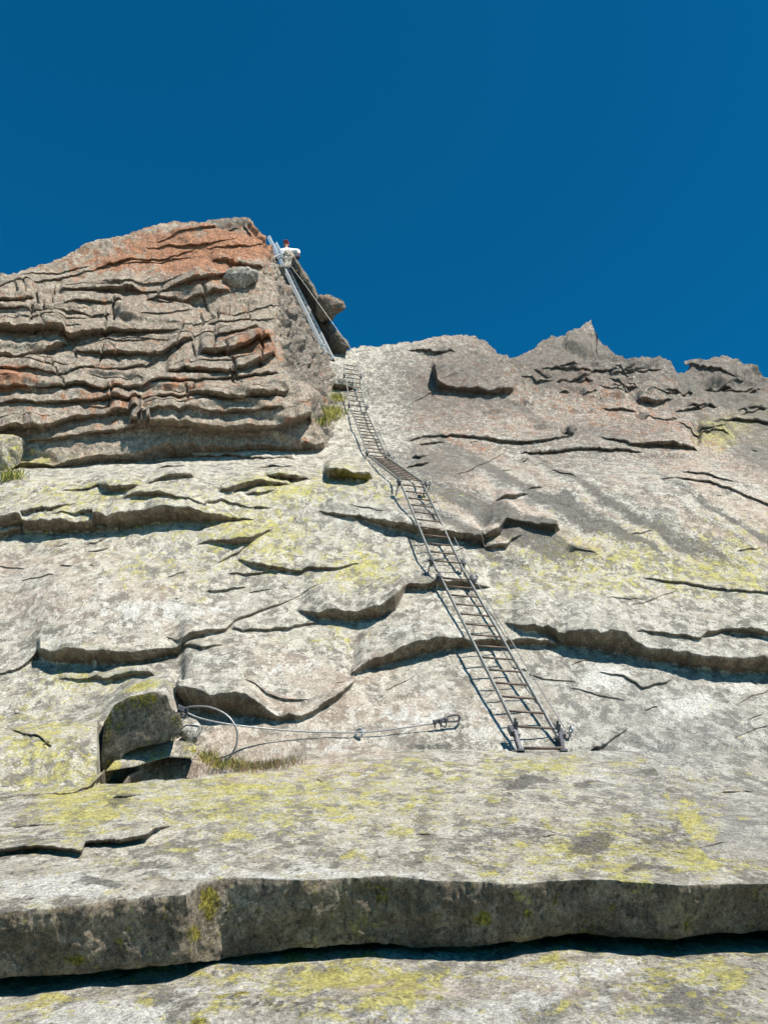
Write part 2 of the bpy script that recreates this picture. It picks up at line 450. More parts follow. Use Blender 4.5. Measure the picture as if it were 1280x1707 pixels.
# ------------------------------------------------------------------ rock surfaces with sheet joints
class Surface:
    """a smooth base D(x,y) (depth along the pixel ray), plus grain noise, plus stacked rock sheets with broken lips"""
    def __init__(s, Dfun, noise, masks, ratio=.80):
        s.D = Dfun; s.noise = noise; s.masks = masks; s.ratio = ratio; s.sheets = []; s.extra = None
    def P0(s, x, y):
        return ray(x, y) * s.D(x, y)[..., None]
    def N0(s, x, y):
        e = 2.0
        dx = s.P0(x + e, y) - s.P0(x - e, y); dy = s.P0(x, y - e) - s.P0(x, y + e)
        n = np.cross(dx, dy)
        return n / np.linalg.norm(n, axis=-1)[..., None]
    def H(s, x, y, skip=None, upto=None):
        h = np.zeros_like(x); ymn, ymx, xmn, xmx = y.min(), y.max(), x.min(), x.max()
        for k, sh in enumerate(s.sheets if upto is None else s.sheets[:upto]):
            if k == skip: continue
            if ymx < sh['ylo'] or ymn > sh['yhi'] or xmx < sh['x0'] or xmn > sh['x1']: continue
            m = (x > sh['x0']) & (x < sh['x1']) & (y > sh['ylo']) & (y < sh['yhi'])
            if not m.any(): continue
            xs = x[m]; b = sh['lip'](xs) - sh['under'](xs) - y[m]
            L = sh['L']
            q = np.clip(1 - b / L, 0, 1)
            ts = sh['ts'](xs); t = sh['t'](xs)
            if sh['rise'] is not None:
                Hm, Lr = sh['rise']
                ts = ts + np.maximum(Hm - ts, 0) * smooth(0, Lr, b) * smooth(10, 110, xs - sh['x0']) * smooth(0, 30, sh['x1'] - xs)
            bb = np.maximum(b, 0)
            hh = np.where(b > 0, ts * q ** sh['pw'] + (t - ts) * np.exp(-(bb / sh['fall']) ** 1.5), 0.0)
            h[m] += hh
        return h
    def add(s, pts, L=None, jit=1.0, pw=1.0, strip=None, rise=None, under=1.0, fall=12.0, sgl=17.0):
        a = np.array(pts, dtype=np.float64); i = len(s.sheets)
        seed = 11.3 + i * 2.7
        o = np.argsort(a[:, 0]); a = a[o]
        rr = a[:, 2]; X = a[:, 0]
        rm = rr.max()
        Lx = L if L is not None else 45 + 5 * rm
        rf = lambda x: np.maximum(np.interp(x, X, rr) * (1 + .14 * jag(x, 26, seed) + .05 * jag(x, 9, seed + 1)), 0)
        yb = a[:, 1] + rr * 1.04 + .8
        s0 = s.H(X, yb.copy())                          # what already lies below shifts the picture position
        yb = yb + s0 * F * s.ratio / s.D(X, yb)
        def lip(x):
            return np.interp(x, X, yb) + jit * (2.0 * jag(x, 34, seed + 2) + 1.5 * jag(x, 13, seed + 3) + .8 * jag(x, 5, seed + 4))
        def lips(x):
            return np.interp(x, X, yb) + jit * 2.0 * jag(x, 34, seed + 2)
        def t(x):
            e = np.minimum(smooth(0, 6, x - X[0]), smooth(0, 6, X[-1] - x))
            return rf(x) * s.D(x, np.interp(x, X, yb)) / (F * s.ratio) * e
        gx = np.arange(X[0] - 150, X[-1] + 150, 2.0); gt = np.where((gx > X[0]) & (gx < X[-1]), t(gx), 0)
        sg = sgl if X[-1] - X[0] > 90 else min(10.0, sgl)
        kk = np.exp(-(np.arange(-40, 41) * 2 / sg) ** 2 / 2); kk /= kk.sum()
        gs = np.convolve(gt, kk, 'same')
        env = np.minimum(smooth(X[0], X[0] + 1.3 * sg, gx), smooth(X[-1], X[-1] - 1.3 * sg, gx))
        gs = gs * env
        ts = lambda x: np.interp(x, gx, gs)
        def und(x):
            return under * (np.clip(.32 * rf(x) + .9, 1.0, 11.0))
        tx = np.arange(X[0], X[-1] + .5, .5)
        tab = lambda f_: (lambda v_: (lambda x: np.interp(x, tx, v_)))(f_(tx))
        lip, lips, t, und = tab(lip), tab(lips), tab(t), tab(und)
        lt = lip(tx)
        s.sheets.append(dict(ylo=lt.min() - Lx - 14, yhi=lt.max() + 1, x0=X[0], x1=X[-1], lip=lip, lips=lips, t=t, ts=ts, fall=fall, under=und, L=Lx, pw=pw, rise=rise, strip=strip or min(34, 10 + rm)))
    def surf(s, x, y, h=None):
        P = s.P0(x, y); n = s.N0(x, y)
        if h is None: h = s.H(x, y)
        d = h + s.noise(P, x, y)
        if s.extra is not None: d = d + s.extra(x, y)
        return P + n * d[..., None]
    def strips(s, parent, name='rock_slab'):
        out = []
        for i, sh in enumerate(s.sheets):
            xs = np.arange(sh['x0'], sh['x1'], .25)
            ys = sh['lip'](xs)
            ln = np.concatenate([[0], np.cumsum(np.hypot(np.diff(xs), np.diff(ys) * .8))])
            n = max(int(ln[-1] / 2.0), 6)
            x = np.interp(np.linspace(0, ln[-1], n), ln, xs)
            lip = sh['lip'](x); t = sh['t'](x); un = sh['under'](x)
            Dl = s.D(x, lip); lips_ = sh['lips'](x)
            up = np.concatenate([np.array([1.0, .72, .5, .36, .25, .16, .09, .04]) * sh['strip'], [.5, .12]])
            eps = .010 * Dl / 9
            hl = s.H(x, lip - un - .6)                       # height at the sheet's own lip
            AX = []; AY = []; AH = []; AR = []; AQ = []
            for b in up:
                y = lip - b
                k = smooth(3, 12, np.full(n, b))
                h = hl * (1 - k) + k * s.H(x, np.minimum(y, lip - un - .6))
                fade = np.clip(1 - (b / sh['strip']) * 1.9, -1, 1)
                rnd = .07 * np.minimum(t, .08) * max(0, 1 - b / 1.5)
                AX.append(x); AY.append(y); AH.append(h + eps * fade - rnd); AR.append(np.full(n, .25 if b < .3 else 0)); AQ.append(np.zeros(n))
            ho = hl - t
            nq = 3 if t.max() < .05 else (7 if t.max() < .2 else 11)
            for q in np.linspace(0, 1.16, nq + 1)[1:]:
                ql = min(q, 1.0); AX.append(x); AY.append(lip * (1 - ql) + lips_ * ql - un * (1.0 * q ** 1.2) + .3 * (1 - q)); AH.append(ho + t * (1 - q)); AR.append(np.full(n, 1.0)); AQ.append(np.full(n, q))
            nr = len(AX)
            ax, ay, ah, ar, aq = (np.concatenate(k) for k in (AX, AY, AH, AR, AQ))
            P = s.surf(ax, ay, ah)
            T = np.tile(np.minimum(t, .35), nr)
            pp = np.stack([ax / 11, aq * 2.6 + i * 3.3, np.full(ax.size, i * 1.7)], 1)
            am = np.minimum(1, aq * 3) * np.clip(1.15 - aq, 0, 1)
            P[:, 1] += (perlin(pp) + .6 * perlin(pp * 2.3)) * T * .22 * am
            P[:, 2] += perlin(pp * 1.7 + 9) * T * .14 * am
            mk = [s.masks(ax, ay, ar)]
            V = P.reshape(nr, n, 3)
            o = mesh_np(name, V.reshape(-1, 3), grid_faces(nr, n)[:, ::-1], ROCK, parent, np.concatenate(mk, 0))
            out.append(V.reshape(-1, 3))
        return out

# ---- main face: slope profile from the terrace lip to the ridge
_prof = np.array([(300, 46.), (440, 37.), (520, 31.8), (560, 28.6), (606, 26.0), (640, 24.9), (683, 23.3), (720, 21.4), (762, 19.35), (790, 16.9), (805, 15.62), (860, 14.4), (960, 12.72), (1060, 11.15), (1150, 9.86),
                  (1226, 8.86), (1251, 8.58), (1258, 8.15), (1300, 6.85), (1400, 4.72), (1480, 3.62), (1560, 2.95), (1800, 1.9)])
_yy = np.arange(300, 1800.0, 1.0)
_iv = np.interp(_yy, _prof[:, 0], 1 / _prof[:, 1])
_k = np.exp(-(np.arange(-30, 31) / 11.0) ** 2); _k /= _k.sum()
_sm = np.convolve(np.pad(_iv, 30, mode='edge'), _k, 'valid')
_wt = np.exp(-((_yy - 1254) / 26.0) ** 2)
_iv = _iv * _wt + _sm * (1 - _wt)

def D_main(x, y):
    d = 1 / np.interp(y, _yy, _iv)
    return d + 0 * x

class Facets:
    """broken blocks: every cell of a random partition gets its own offset and tilt"""
    def __init__(s, lo, hi, n, seed, amp, tilt, stretch=(1, 1, 1), soft=.05):
        s.soft = soft
        rs = np.random.RandomState(seed); s.st = np.array(stretch, float)
        s.c = rs.uniform(lo, hi, (n, 3)) * s.st; s.o = rs.uniform(-amp, amp, n); s.g = rs.normal(0, tilt, (n, 3))
    def __call__(s, p):
        out = np.zeros(len(p)); q = p * s.st
        q = q + .10 * np.stack([perlin(p * 1.7 + k * 9.1) for k in range(3)], 1)
        for a in range(0, len(p), 20000):
            qa = q[a:a + 20000]
            d = np.sqrt(np.maximum((qa ** 2).sum(1)[:, None] + (s.c ** 2).sum(1)[None] - 2 * qa @ s.c.T, 0)).astype(np.float32)
            w_ = np.exp(-(d - d.min(1, keepdims=True)) / s.soft); w_ /= w_.sum(1, keepdims=True)
            lin = s.o[None] + qa @ s.g.T - (s.c * s.g).sum(1)[None]
            out[a:a + 20000] = (w_ * lin).sum(1)
        return out
FAC1 = Facets((-1, 17, 12), (15, 26, 21), 520, 3, .025, .09, soft=.045)

def noise_main(P, x, y):
    sc = P.shape
    p = P.reshape(-1, 3); xf = np.broadcast_to(x, sc[:-1]).reshape(-1); yf = np.broadcast_to(y, sc[:-1]).reshape(-1)
    far = smooth(760, 600, yf) * smooth(600, 760, xf)
    rough = 1 + far * (.6 + .5 * smooth(820, 980, xf))
    q = p * np.array([.8, 1, 1])
    lo = fbm(q * .28, 2, seed=1) * .05
    mid = fbm(q * 1.1, 3, seed=2)
    hi = fbm(q * 6.0, 3, gain=.55, seed=3)
    fine = fbm(q * 2.4, 3, gain=.6, seed=16)
    near = np.clip(D_main(xf, yf) / 10, .35, 1.6)
    fac = np.zeros(len(p)); fm = far * smooth(640, 700, xf) * (.25 + .75 * smooth(850, 960, xf)) * smooth(740, 660, yf); k = fm > .01
    if k.any(): fac[k] = fm[k] * FAC1(p[k])
    h = lo * near + rough * (mid * .020 * near + hi * .010 * near) + fac + far * smooth(640, 760, xf) * (np.abs(fine) * .10 - .03)
    return h.reshape(sc[:-1])

MAIN = Surface(D_main, noise_main, masks_main)
_tx = pl([(1240, 1060), (1280, 1092), (1300, 1106), (1320, 1111), (1335, 1121), (1355, 1128), (1385, 1144), (1440, 1190), (1500, 1290)])

def extra_main(x, y):
    st = smooth(-3, 3, x - _tx(y) - 3 * n1(y, 9, 31) - 5 * n1(y, 30, 32)) * smooth(1240, 1275, y) * smooth(1440, 1380, y)
    h = -.16 * st
    h = h - .50 * smooth(160, 172, x) * smooth(420, 330, x) * smooth(1309 - (x - 176) * .10, 1303 - (x - 176) * .10, y) * smooth(1255, 1262, y)
    # long soft swellings of the slab
    h = h + .12 * np.exp(-(((x - 180) / 200) ** 2 + ((y - 1010) / 60) ** 2)) + .10 * np.exp(-(((x - 450) / 120) ** 2 + ((y - 1120) / 40) ** 2))
    # hollow with grass behind the terrace crest
    h = h - .16 * np.exp(-(((x - 400) / 100) ** 2 + ((y - 1262) / 16) ** 2)) * smooth(1275, 1268, y)
    # small pits
    for (cx, cy, rx, ry, d) in ((950, 917, 7, 7, .10), (1069, 692, 9, 6, .30), (1190, 645, 14, 7, .35), (896, 712, 14, 3, .12), (945, 720, 9, 8, .3), (1160, 720, 8, 20, .18), (570, 642, 18, 5, .30), (820, 688, 20, 2.5, .12), (870, 672, 14, 3, .15), (1100, 760, 60, 4, .10), (40, 997, 24, 3, .05), (745, 1180, 20, 3, .03), (720, 1246, 40, 3, .05), (560, 752, 12, 3, .08)):
        h = h - d * np.exp(-((((x - cx) / rx) ** 2 + ((y - cy) / ry) ** 2)) ** 2)
    return h
MAIN.extra = extra_main

SHEETS = [
 # terrace: thin plates at the left
 (dict(L=120, under=1.6), [(-500, 1436, 12), (-200, 1430, 14), (0, 1420, 12), (60, 1413, 12), (120, 1416, 13), (136, 1420, 12), (142, 1407, 8), (200, 1404, 12), (245, 1394, 14), (256, 1384, 12), (270, 1381, 5), (286, 1379, 1)]),
 # big left block above the cave
 (dict(L=150, rise=(.56, 60), strip=14, under=.6, pw=1.2), [(-640, 1345, 1), (-100, 1338, 1), (60, 1330, 1), (120, 1322, 2), (150, 1312, 4), (170, 1292, 16), (192, 1246, 44), (215, 1212, 56), (251, 1200, 50), (285, 1196, 44), (300, 1192, 38), (306, 1190, 8)]),
 # rough overhang right of the block
 (dict(L=170), [(292, 1152, 10), (302, 1149, 34), (330, 1151, 44), (361, 1156, 44), (399, 1160, 42), (426, 1172, 34), (450, 1188, 18), (470, 1196, 12), (503, 1194, 11), (530, 1182, 11), (552, 1168, 13), (575, 1151, 12), (588, 1137, 10), (593, 1126, 5)]),
 (dict(L=20), [(410, 1167, 1), (440, 1172, 4), (480, 1176, 5), (516, 1176, 1)]),
 (dict(L=40), [(100, 1128, 1), (150, 1126, 6), (200, 1122, 12), (250, 1122, 12), (262, 1128, 2)]),
 # ledge below the ladder
 (dict(L=150), [(583, 1124, 4), (600, 1112, 14), (629, 1097, 20), (663, 1081, 29), (697, 1070, 30), (732, 1066, 28), (766, 1067, 20), (800, 1069, 15), (850, 1064, 15), (886, 1065, 14), (930, 1072, 8)]),
 # long right ledge
 (dict(L=190), [(841, 1042, 2), (875, 1047, 14), (920, 1055, 22), (960, 1051, 34), (985, 1050, 40), (1040, 1057, 38), (1066, 1072, 28), (1120, 1082, 31), (1190, 1090, 33), (1280, 1092, 36), (1450, 1096, 36), (1800, 1080, 30)]),
 (dict(L=110), [(1058, 1055, 3), (1090, 1056, 6), (1130, 1062, 6), (1163, 1069, 6), (1176, 1060, 9), (1200, 1055, 6), (1230, 1050, 13), (1280, 1055, 15), (1500, 1048, 12), (1800, 1040, 10)]),
 (dict(L=24), [(1000, 1118, 1), (1040, 1126, 3), (1070, 1142, 4), (1110, 1134, 3), (1120, 1130, 1)]),
 (dict(L=24), [(985, 1246, 5), (1005, 1242, 7), (1030, 1225, 4), (1048, 1210, 2)]),
 # left big sheet
 (dict(L=230), [(-600, 1130, 3), (-60, 1122, 4), (0, 1118, 3), (38, 1110, 4), (64, 1084, 10), (71, 1078, 26), (100, 1082, 30), (150, 1082, 34), (200, 1091, 24), (235, 1083, 27), (285, 1077, 18), (310, 1062, 16), (350, 1050, 13), (378, 1049, 7), (392, 1036, 6), (415, 1025, 6), (450, 1014, 4), (482, 1001, 1)]),
 (dict(L=40), [(386, 1047, 3), (405, 1052, 4), (440, 1050, 5), (480, 1045, 6), (529, 1035, 2)]),
 (dict(L=90), [(280, 1082, 1), (300, 1084, 4), (340, 1082, 6), (372, 1076, 2)]),
 (dict(L=140), [(496, 1014, 1), (530, 1018, 16), (560, 1014, 22), (594, 1017, 22), (629, 1011, 26), (646, 1004, 25), (658, 994, 30), (668, 981, 21), (677, 970, 15), (718, 968, 16), (783, 970, 11), (817, 977, 1)]),
 (dict(L=30), [(345, 991, 2), (362, 989, 4), (385, 985, 4), (412, 979, 1)]),
 (dict(L=36), [(382, 958, 2), (415, 956, 4), (436, 951, 3), (450, 947, 1)]),
 (dict(L=60), [(397, 934, 1), (430, 936, 11), (460, 941, 9), (500, 946, 6), (550, 945, 5), (600, 937, 1)]),
 (dict(L=60), [(332, 907, 1), (370, 904, 8), (400, 900, 16), (418, 898, 12), (440, 886, 5), (456, 879, 1)]),
 (dict(L=20), [(364, 941, 1), (385, 930, 4), (402, 918, 4), (416, 908, 1)]),
 (dict(L=16), [(145, 912, 1), (160, 908, 2), (178, 902, 1)]),
 # pack of thin sheets, left
 (dict(L=110), [(-400, 880, 10), (-60, 884, 14), (0, 878, 22), (35, 869, 24), (75, 869, 26), (110, 869, 26), (130, 875, 20), (155, 871, 26), (180, 862, 31), (235, 855, 34), (280, 850, 34), (320, 850, 30), (350, 856, 22), (385, 866, 7), (424, 868, 1)]),
 (dict(L=46), [(-400, 870, 10), (-60, 876, 10), (0, 868, 10), (35, 860, 10), (85, 853, 8), (112, 848, 4), (132, 844, 1)]),
 (dict(L=30), [(94, 860, 2), (140, 857, 8), (172, 858, 9), (184, 860, 2)]),
 (dict(L=40), [(210, 838, 3), (232, 829, 13), (270, 833, 11), (300, 841, 5), (340, 848, 4), (372, 834, 7), (388, 840, 3), (440, 845, 4), (452, 846, 1)]),
 (dict(L=60), [(106, 823, 2), (140, 818, 3), (168, 813, 5), (185, 815, 14), (210, 816, 14), (234, 821, 6), (242, 824, 1)]),
 (dict(L=40), [(248, 815, 3), (272, 802, 8), (300, 796, 11), (322, 794, 8), (326, 794, 1)]),
 (dict(L=50), [(366, 819, 5), (385, 815, 12), (410, 809, 13), (440, 805, 11), (484, 807, 1)]),
 (dict(L=40), [(410, 826, 1), (430, 824, 5), (450, 821, 3), (458, 820, 1)]),
 (dict(L=36), [(440, 796, 2), (465, 790, 10), (495, 792, 9), (518, 795, 1)]),
 (dict(L=26), [(432, 778, 1), (450, 772, 3), (470, 777, 2), (490, 774, 1)]),
 (dict(L=30), [(260, 784, 1), (280, 781, 3), (310, 782, 1)]),
 (dict(L=44), [(148, 738, 6), (160, 741, 12), (175, 747, 7), (200, 752, 4), (300, 756, 4), (400, 759, 4), (492, 763, 1)]),
 (dict(L=24), [(476, 727, 1), (500, 727, 6), (530, 726, 6), (551, 724, 2)]),
 # block with moss under the ladder kink, centre ledge
 (dict(L=40, strip=20), [(538, 784, 2), (549, 784, 18), (575, 786, 20), (600, 788, 19), (616, 790, 14), (622, 793, 2)]),
 (dict(L=90), [(533, 856, 1), (560, 857, 5), (600, 862, 7), (617, 865, 10), (640, 866, 16), (662, 869, 18), (680, 873, 18), (704, 880, 17), (742, 884, 18), (773, 890, 16), (800, 893, 17), (808, 890, 8)]),
 (dict(L=70), [(800, 893, 8), (812, 884, 18), (828, 876, 20), (843, 860, 14), (870, 866, 9), (900, 871, 13), (926, 872, 18), (934, 880, 2)]),
 (dict(L=24), [(806, 908, 3), (825, 905, 9), (845, 903, 9), (853, 893, 7), (872, 887, 1)]),
 # right-hand slab cracks
 (dict(L=40), [(680, 735, 2), (706, 725, 3), (751, 722, 4), (802, 729, 4), (852, 737, 5), (897, 737, 5), (925, 731, 4), (950, 727, 2)]),
 (dict(L=30), [(868, 755, 1), (890, 754, 5), (920, 753, 5), (987, 748, 5), (1040, 747, 4), (1070, 749, 1)]),
 (dict(L=50), [(1000, 732, 1), (1049, 737, 5), (1089, 737, 9), (1122, 739, 10), (1162, 745, 3)]),
 (dict(L=26), [(826, 829, 2), (850, 822, 8), (880, 819, 2)]),
 (dict(L=16), [(674, 777, 2), (704, 773, 4), (717, 769, 1)]),
 (dict(L=16), [(686, 760, 3), (700, 759, 6), (712, 757, 1)]),
 (dict(L=16), [(700, 740, 1), (720, 737, 3), (740, 736, 1)]),
 (dict(L=20), [(866, 768, 1), (876, 763, 4), (882, 760, 1)]),
 (dict(L=30), [(1070, 970, 1), (1100, 972, 4), (1140, 977, 4), (1200, 986, 4), (1280, 995, 4), (1500, 1000, 3)]),
 (dict(L=26), [(1100, 797, 1), (1179, 802, 3), (1240, 822, 3), (1290, 840, 3), (1400, 870, 1)]),
 (dict(L=20), [(1135, 783, 1), (1180, 790, 3), (1230, 801, 1)]),
 (dict(L=14), [(950, 908, 1), (962, 915, 3), (992, 922, 1)]),
 (dict(L=14), [(880, 812, 1), (892, 810, 3), (904, 811, 1)]),
 # summit blocks
 (dict(L=86, strip=20, jit=.6), [(720, 600, 8), (724, 604, 26), (729, 630, 20), (751, 644, 10), (785, 649, 12), (815, 653, 11), (848, 648, 11), (854, 646, 9), (858, 640, 4)]),
 (dict(L=34, strip=12), [(680, 583, 1), (700, 580, 4), (740, 582, 5), (760, 580, 2)]),
 (dict(L=40, strip=14), [(1060, 657, 3), (1072, 660, 9), (1092, 664, 10), (1120, 662, 2)]),
 (dict(L=30, strip=12), [(1175, 650, 1), (1190, 640, 9), (1207, 640, 8), (1222, 646, 1)]),
 (dict(L=40, strip=14), [(900, 618, 1), (960, 614, 4), (1010, 618, 3), (1030, 620, 1)]),
 (dict(L=26, strip=12), [(1004, 672, 1), (1030, 676, 4), (1060, 684, 2)]),
 (dict(L=40, strip=14), [(1140, 610, 1), (1170, 612, 5), (1200, 618, 4), (1230, 628, 2)]),
 (dict(L=30, strip=12), [(1190, 700, 1), (1230, 698, 5), (1280, 704, 5), (1350, 700, 1)]),
 (dict(L=20, strip=10), [(552, 637, 8), (560, 637, 11), (572, 639, 9), (592, 645, 1)]),
]
_rs = random.Random(5)
for k in range(70):
    y = _rs.uniform(640, 1450); x = _rs.uniform(-20, 1290)
    if y < 770 and x < 600: continue
    if 1235 < y < 1275 or (150 < x < 520 and 1120 < y < 1320): continue
    sc_ = .55 if y > 1270 else 1.0
    wd_ = _rs.choice((10, 14, 20, 30, 46, 70)) * _rs.uniform(.7, 1.3); rr_ = _rs.uniform(.6, 1.7) * (1.0 if wd_ < 40 else .75) * (1 if y < 1270 else 1.3)
    sl = _rs.uniform(-.55, .30) * sc_
    SHEETS.append((dict(L=_rs.uniform(8, 22), strip=7, jit=.7), [(x, y, .4)] + [(x + wd_ * f_, y + sl * wd_ * f_ + _rs.uniform(-1.5, 1.5), rr_ * _rs.uniform(.5, 1.3)) for f_ in (.3, .55, .8)] + [(x + wd_, y + sl * wd_, .4)]))
for k in range(34):                                   # broken steps of the summit ridge
    x = _rs.uniform(865, 1270); y = float(np.interp(x, [660, 850, 985, 1130, 1290], [600, 630, 575, 645, 640])) + _rs.uniform(0, 80)
    wd_ = _rs.uniform(14, 60); rr_ = _rs.uniform(1.5, 5.0); sl = _rs.uniform(-.35, .35)
    SHEETS.append((dict(L=_rs.uniform(14, 36), strip=9, jit=.8), [(x, y, rr_ * .4)] + [(x + wd_ * f_, y + sl * wd_ * f_ + _rs.uniform(-3, 3), rr_ * _rs.uniform(.5, 1.3)) for f_ in (.3, .55, .8)] + [(x + wd_, y + sl * wd_, rr_ * .3)]))
SHEETS.sort(key=lambda s: -np.mean([p[1] for p in s[1]]))
for kw, pts in SHEETS:
    MAIN.add(pts, **kw)

ridge = pl([(-700, 470), (300, 560), (520, 600), (560, 590), (592, 578), (640, 575), (665, 572), (700, 570), (730, 562), (765, 558), (790, 557), (808, 571), (830, 588), (848, 600), (858, 598), (880, 585), (905, 568), (925, 558), (950, 550), (968, 545),
            (984, 536), (992, 548), (996, 566), (1006, 576), (1030, 590), (1048, 598), (1070, 594), (1098, 597), (1115, 605), (1132, 625), (1142, 622), (1158, 606), (1180, 603), (1205, 597), (1216, 590), (1228, 600), (1238, 610), (1252, 613), (1266, 622), (1285, 626), (1400, 600), (1600, 640), (2000, 650)])
fg_lip = pl([(-900, 1535), (-200, 1530), (0, 1522), (90, 1513), (180, 1503), (250, 1497), (310, 1492), (332, 1476), (370, 1465), (430, 1463), (500, 1467), (560, 1464), (640, 1461), (720, 1468), (860, 1477), (940, 1472), (1000, 1469), (1060, 1474), (1130, 1481), (1200, 1477), (1290, 1478), (1500, 1480), (2100, 1470)])
fg_bot = pl([(-900, 1650), (-200, 1635), (0, 1622), (200, 1607), (340, 1592), (420, 1580), (480, 1571), (620, 1563), (700, 1570), (800, 1571), (900, 1560), (985, 1548), (1010, 1554), (1130, 1562), (1200, 1552), (1280, 1548), (1500, 1545), (2100, 1540)])

def make_main():
    xs = np.concatenate([np.arange(-640, -70, 9), np.arange(-70, 1350, 2.0), np.arange(1350, 1960, 9)])
    nr = 470
    v = np.linspace(0, 1, nr)
    rj = ridge(xs) + 2.2 * n1(xs, 9, 41) + 1.4 * n1(xs, 4, 42) + 3 * n1(xs, 22, 43) * smooth(560, 640, xs)
    lj = fg_lip(xs) + 1.6 * n1(xs, 60, 51) + 1.0 * jag(xs, 22, 5.2) + .5 * jag(xs, 7, 5.3)
    X = np.broadcast_to(xs, (nr, xs.size)).copy()
    vv = v[:, None]
    gk = np.exp(-(np.arange(-30, 31) / 14.0) ** 2); gk /= gk.sum()
    rs_ = np.convolve(np.pad(rj, 30, mode='edge'), gk, 'valid')
    Y = rs_ + (lj - rs_) * vv + (rj - rs_) * np.exp(-vv * nr / 14)
    P = MAIN.surf(X.ravel(), Y.ravel()).reshape(nr, xs.size, 3)
    mk = MAIN.masks(X.ravel(), Y.ravel()).reshape(nr, xs.size, 8)
    # behind the ridge
    top = P[0]
    back = []
    for k, (dy, dz) in enumerate(((6., -5.), (2.6, -1.5), (.9, -.35), (.3, -.06))):
        b = top.copy(); b[:, 1] += dy; b[:, 2] += dz + .25 * n1(xs, 15, 60 + k)
        back.append(b)
    # riser of the big foreground ledge
    low = P[-1]; Dl = D_main(xs, lj)
    th = (fg_bot(xs) - fg_lip(xs) + 3 * n1(xs, 50, 71) + 2 * n1(xs, 14, 72)) * Dl / F * .96
    fr = []; fm = []
    nq = 34
    sk = np.exp(-(np.arange(-25, 26) / 11.0) ** 2); sk /= sk.sum()
    ysm = np.convolve(np.pad(low[:, 1], 25, mode='edge'), sk, 'valid')
    for q in np.linspace(0, 1, nq + 1)[1:]:
        R = low.copy()
        R[:, 2] -= th * q
        bulge = .020 * fbm(R * np.array([1.6, 1, 4]), 2, seed=61) + .015 * fbm(R * np.array([7, 7, 9]), 3, gain=.6, seed=62) + .010 * np.abs(fbm(R * 26, 2, seed=63))
        prof = -.012 * math.sin(min(q * 8, 1) * math.pi / 2) + .195 * q + .12 * max(0, q - .9)
        R[:, 1] += (ysm - R[:, 1]) * min(1, q * 3.5) + prof - bulge * min(1, q * 5)
        fr.append(R)
        m = masks_main(xs, np.full(xs.size, 1500.0), 0.9)
        py = lj + (fg_bot(xs) - lj) * q
        m[:, 0] = .40; m[:, 1] = .24; m[:, 2] = .26; m[:, 3] = blobs(xs, py, [(405, 1510, 30, 30, .55), (430, 1490, 36, 14, .45)]); m[:, 7] = .0
        m[:, 5] = .9 - .7 * blobs(xs, py, [(405, 1510, 34, 34, 1.)])
        m[:, 6] = np.maximum(.30, blobs(xs, py, [(350, 1500, 22, 34, .85), (322, 1550, 20, 20, .8), (120, 1590, 30, 14, .6), (805, 1530, 26, 16, .72), (640, 1490, 30, 30, .42), (925, 1500, 22, 24, .62), (880, 1520, 14, 12, .6), (1100, 1510, 40, 30, .40), (510, 1480, 30, 14, .45), (1020, 1510, 30, 20, .4)]))
        fm.append(np.clip(m, 0, 1))
    for dy, dz in ((.25, .02), (1.6, .10)):
        R = fr[nq - 1].copy(); R[:, 1] += dy; R[:, 2] += dz
        fr.append(R); fm.append(fm[-1])
    V = np.concatenate([np.stack(back), P, np.stack(fr)], 0)
    MK = np.concatenate([np.stack([mk[0]] * 4), mk, np.stack(fm)], 0)
    n_r = V.shape[0]
    o = mesh_np('rock_face', V.reshape(-1, 3), grid_faces(n_r, xs.size)[:, ::-1], ROCK, None, MK.reshape(-1, 8))
    props(o, 'pale granite slab face climbing from the ledge to the jagged ridge', 'rock face', kind='structure')
    return o, P.reshape(-1, 3)

# ---- the slab in front of the camera, below the ledge
_fgp = np.array([(1440, 6.6), (1500, 5.2), (1560, 4.35), (1615, 3.62), (1660, 3.16), (1707, 2.80), (1800, 2.3), (1900, 1.95), (2300, 1.38), (3000, 1.12), (4200, .80)])
def D_fg(x, y):
    return 1 / np.interp(y, _fgp[:, 0], 1 / _fgp[:, 1]) + 0 * x
def noise_fg(P, x, y):
    p = P.reshape(-1, 3)
    tilt = np.interp(p[:, 0], [-3, -1.2, 0, 1.0, 3], [-.05, -.035, .0, .055, .09])
    return (tilt + fbm(p * .9, 3, seed=21) * .035 + fbm(p * 7, 3, seed=22) * .008).reshape(P.shape[:-1])
def masks_fg(x, y, riser=0.0):
    M = np.zeros((x.size, 8))
    xx = x + 30 * n1(x + y, 60, 91); yy = y + 12 * n1(x - y, 50, 92)
    M[:, 0] = .18 + blobs(xx, yy, [(640, 1645, 260, 26, .5), (900, 1665, 200, 30, .42), (980, 1640, 150, 20, .4)])
    M[:, 1] = .34 + blobs(xx, yy, [(560, 1625, 160, 20, .30), (640, 1660, 80, 20, .25), (1150, 1650, 150, 40, .14)])
    M[:, 2] = .12 + blobs(xx, yy, [(430, 1665, 110, 16, .28), (1150, 1620, 120, 12, .25)])
    M[:, 3] = .30 + blobs(xx, yy, [(160, 1675, 120, 26, .55), (400, 1640, 80, 10, .45), (950, 1630, 160, 14, .4), (800, 1690, 200, 20, .3)])
    M[:, 6] = blobs(xx, yy, [(285, 1697, 30, 9, .9), (75, 1700, 26, 8, .8), (390, 1652, 40, 7, .6), (455, 1668, 24, 5, .6), (20, 1698, 14, 8, .6), (330, 1690, 30, 10, .55)])
    M[:, 7] = .25
    return np.clip(M, 0, 1)
FG = Surface(D_fg, noise_fg, masks_fg)
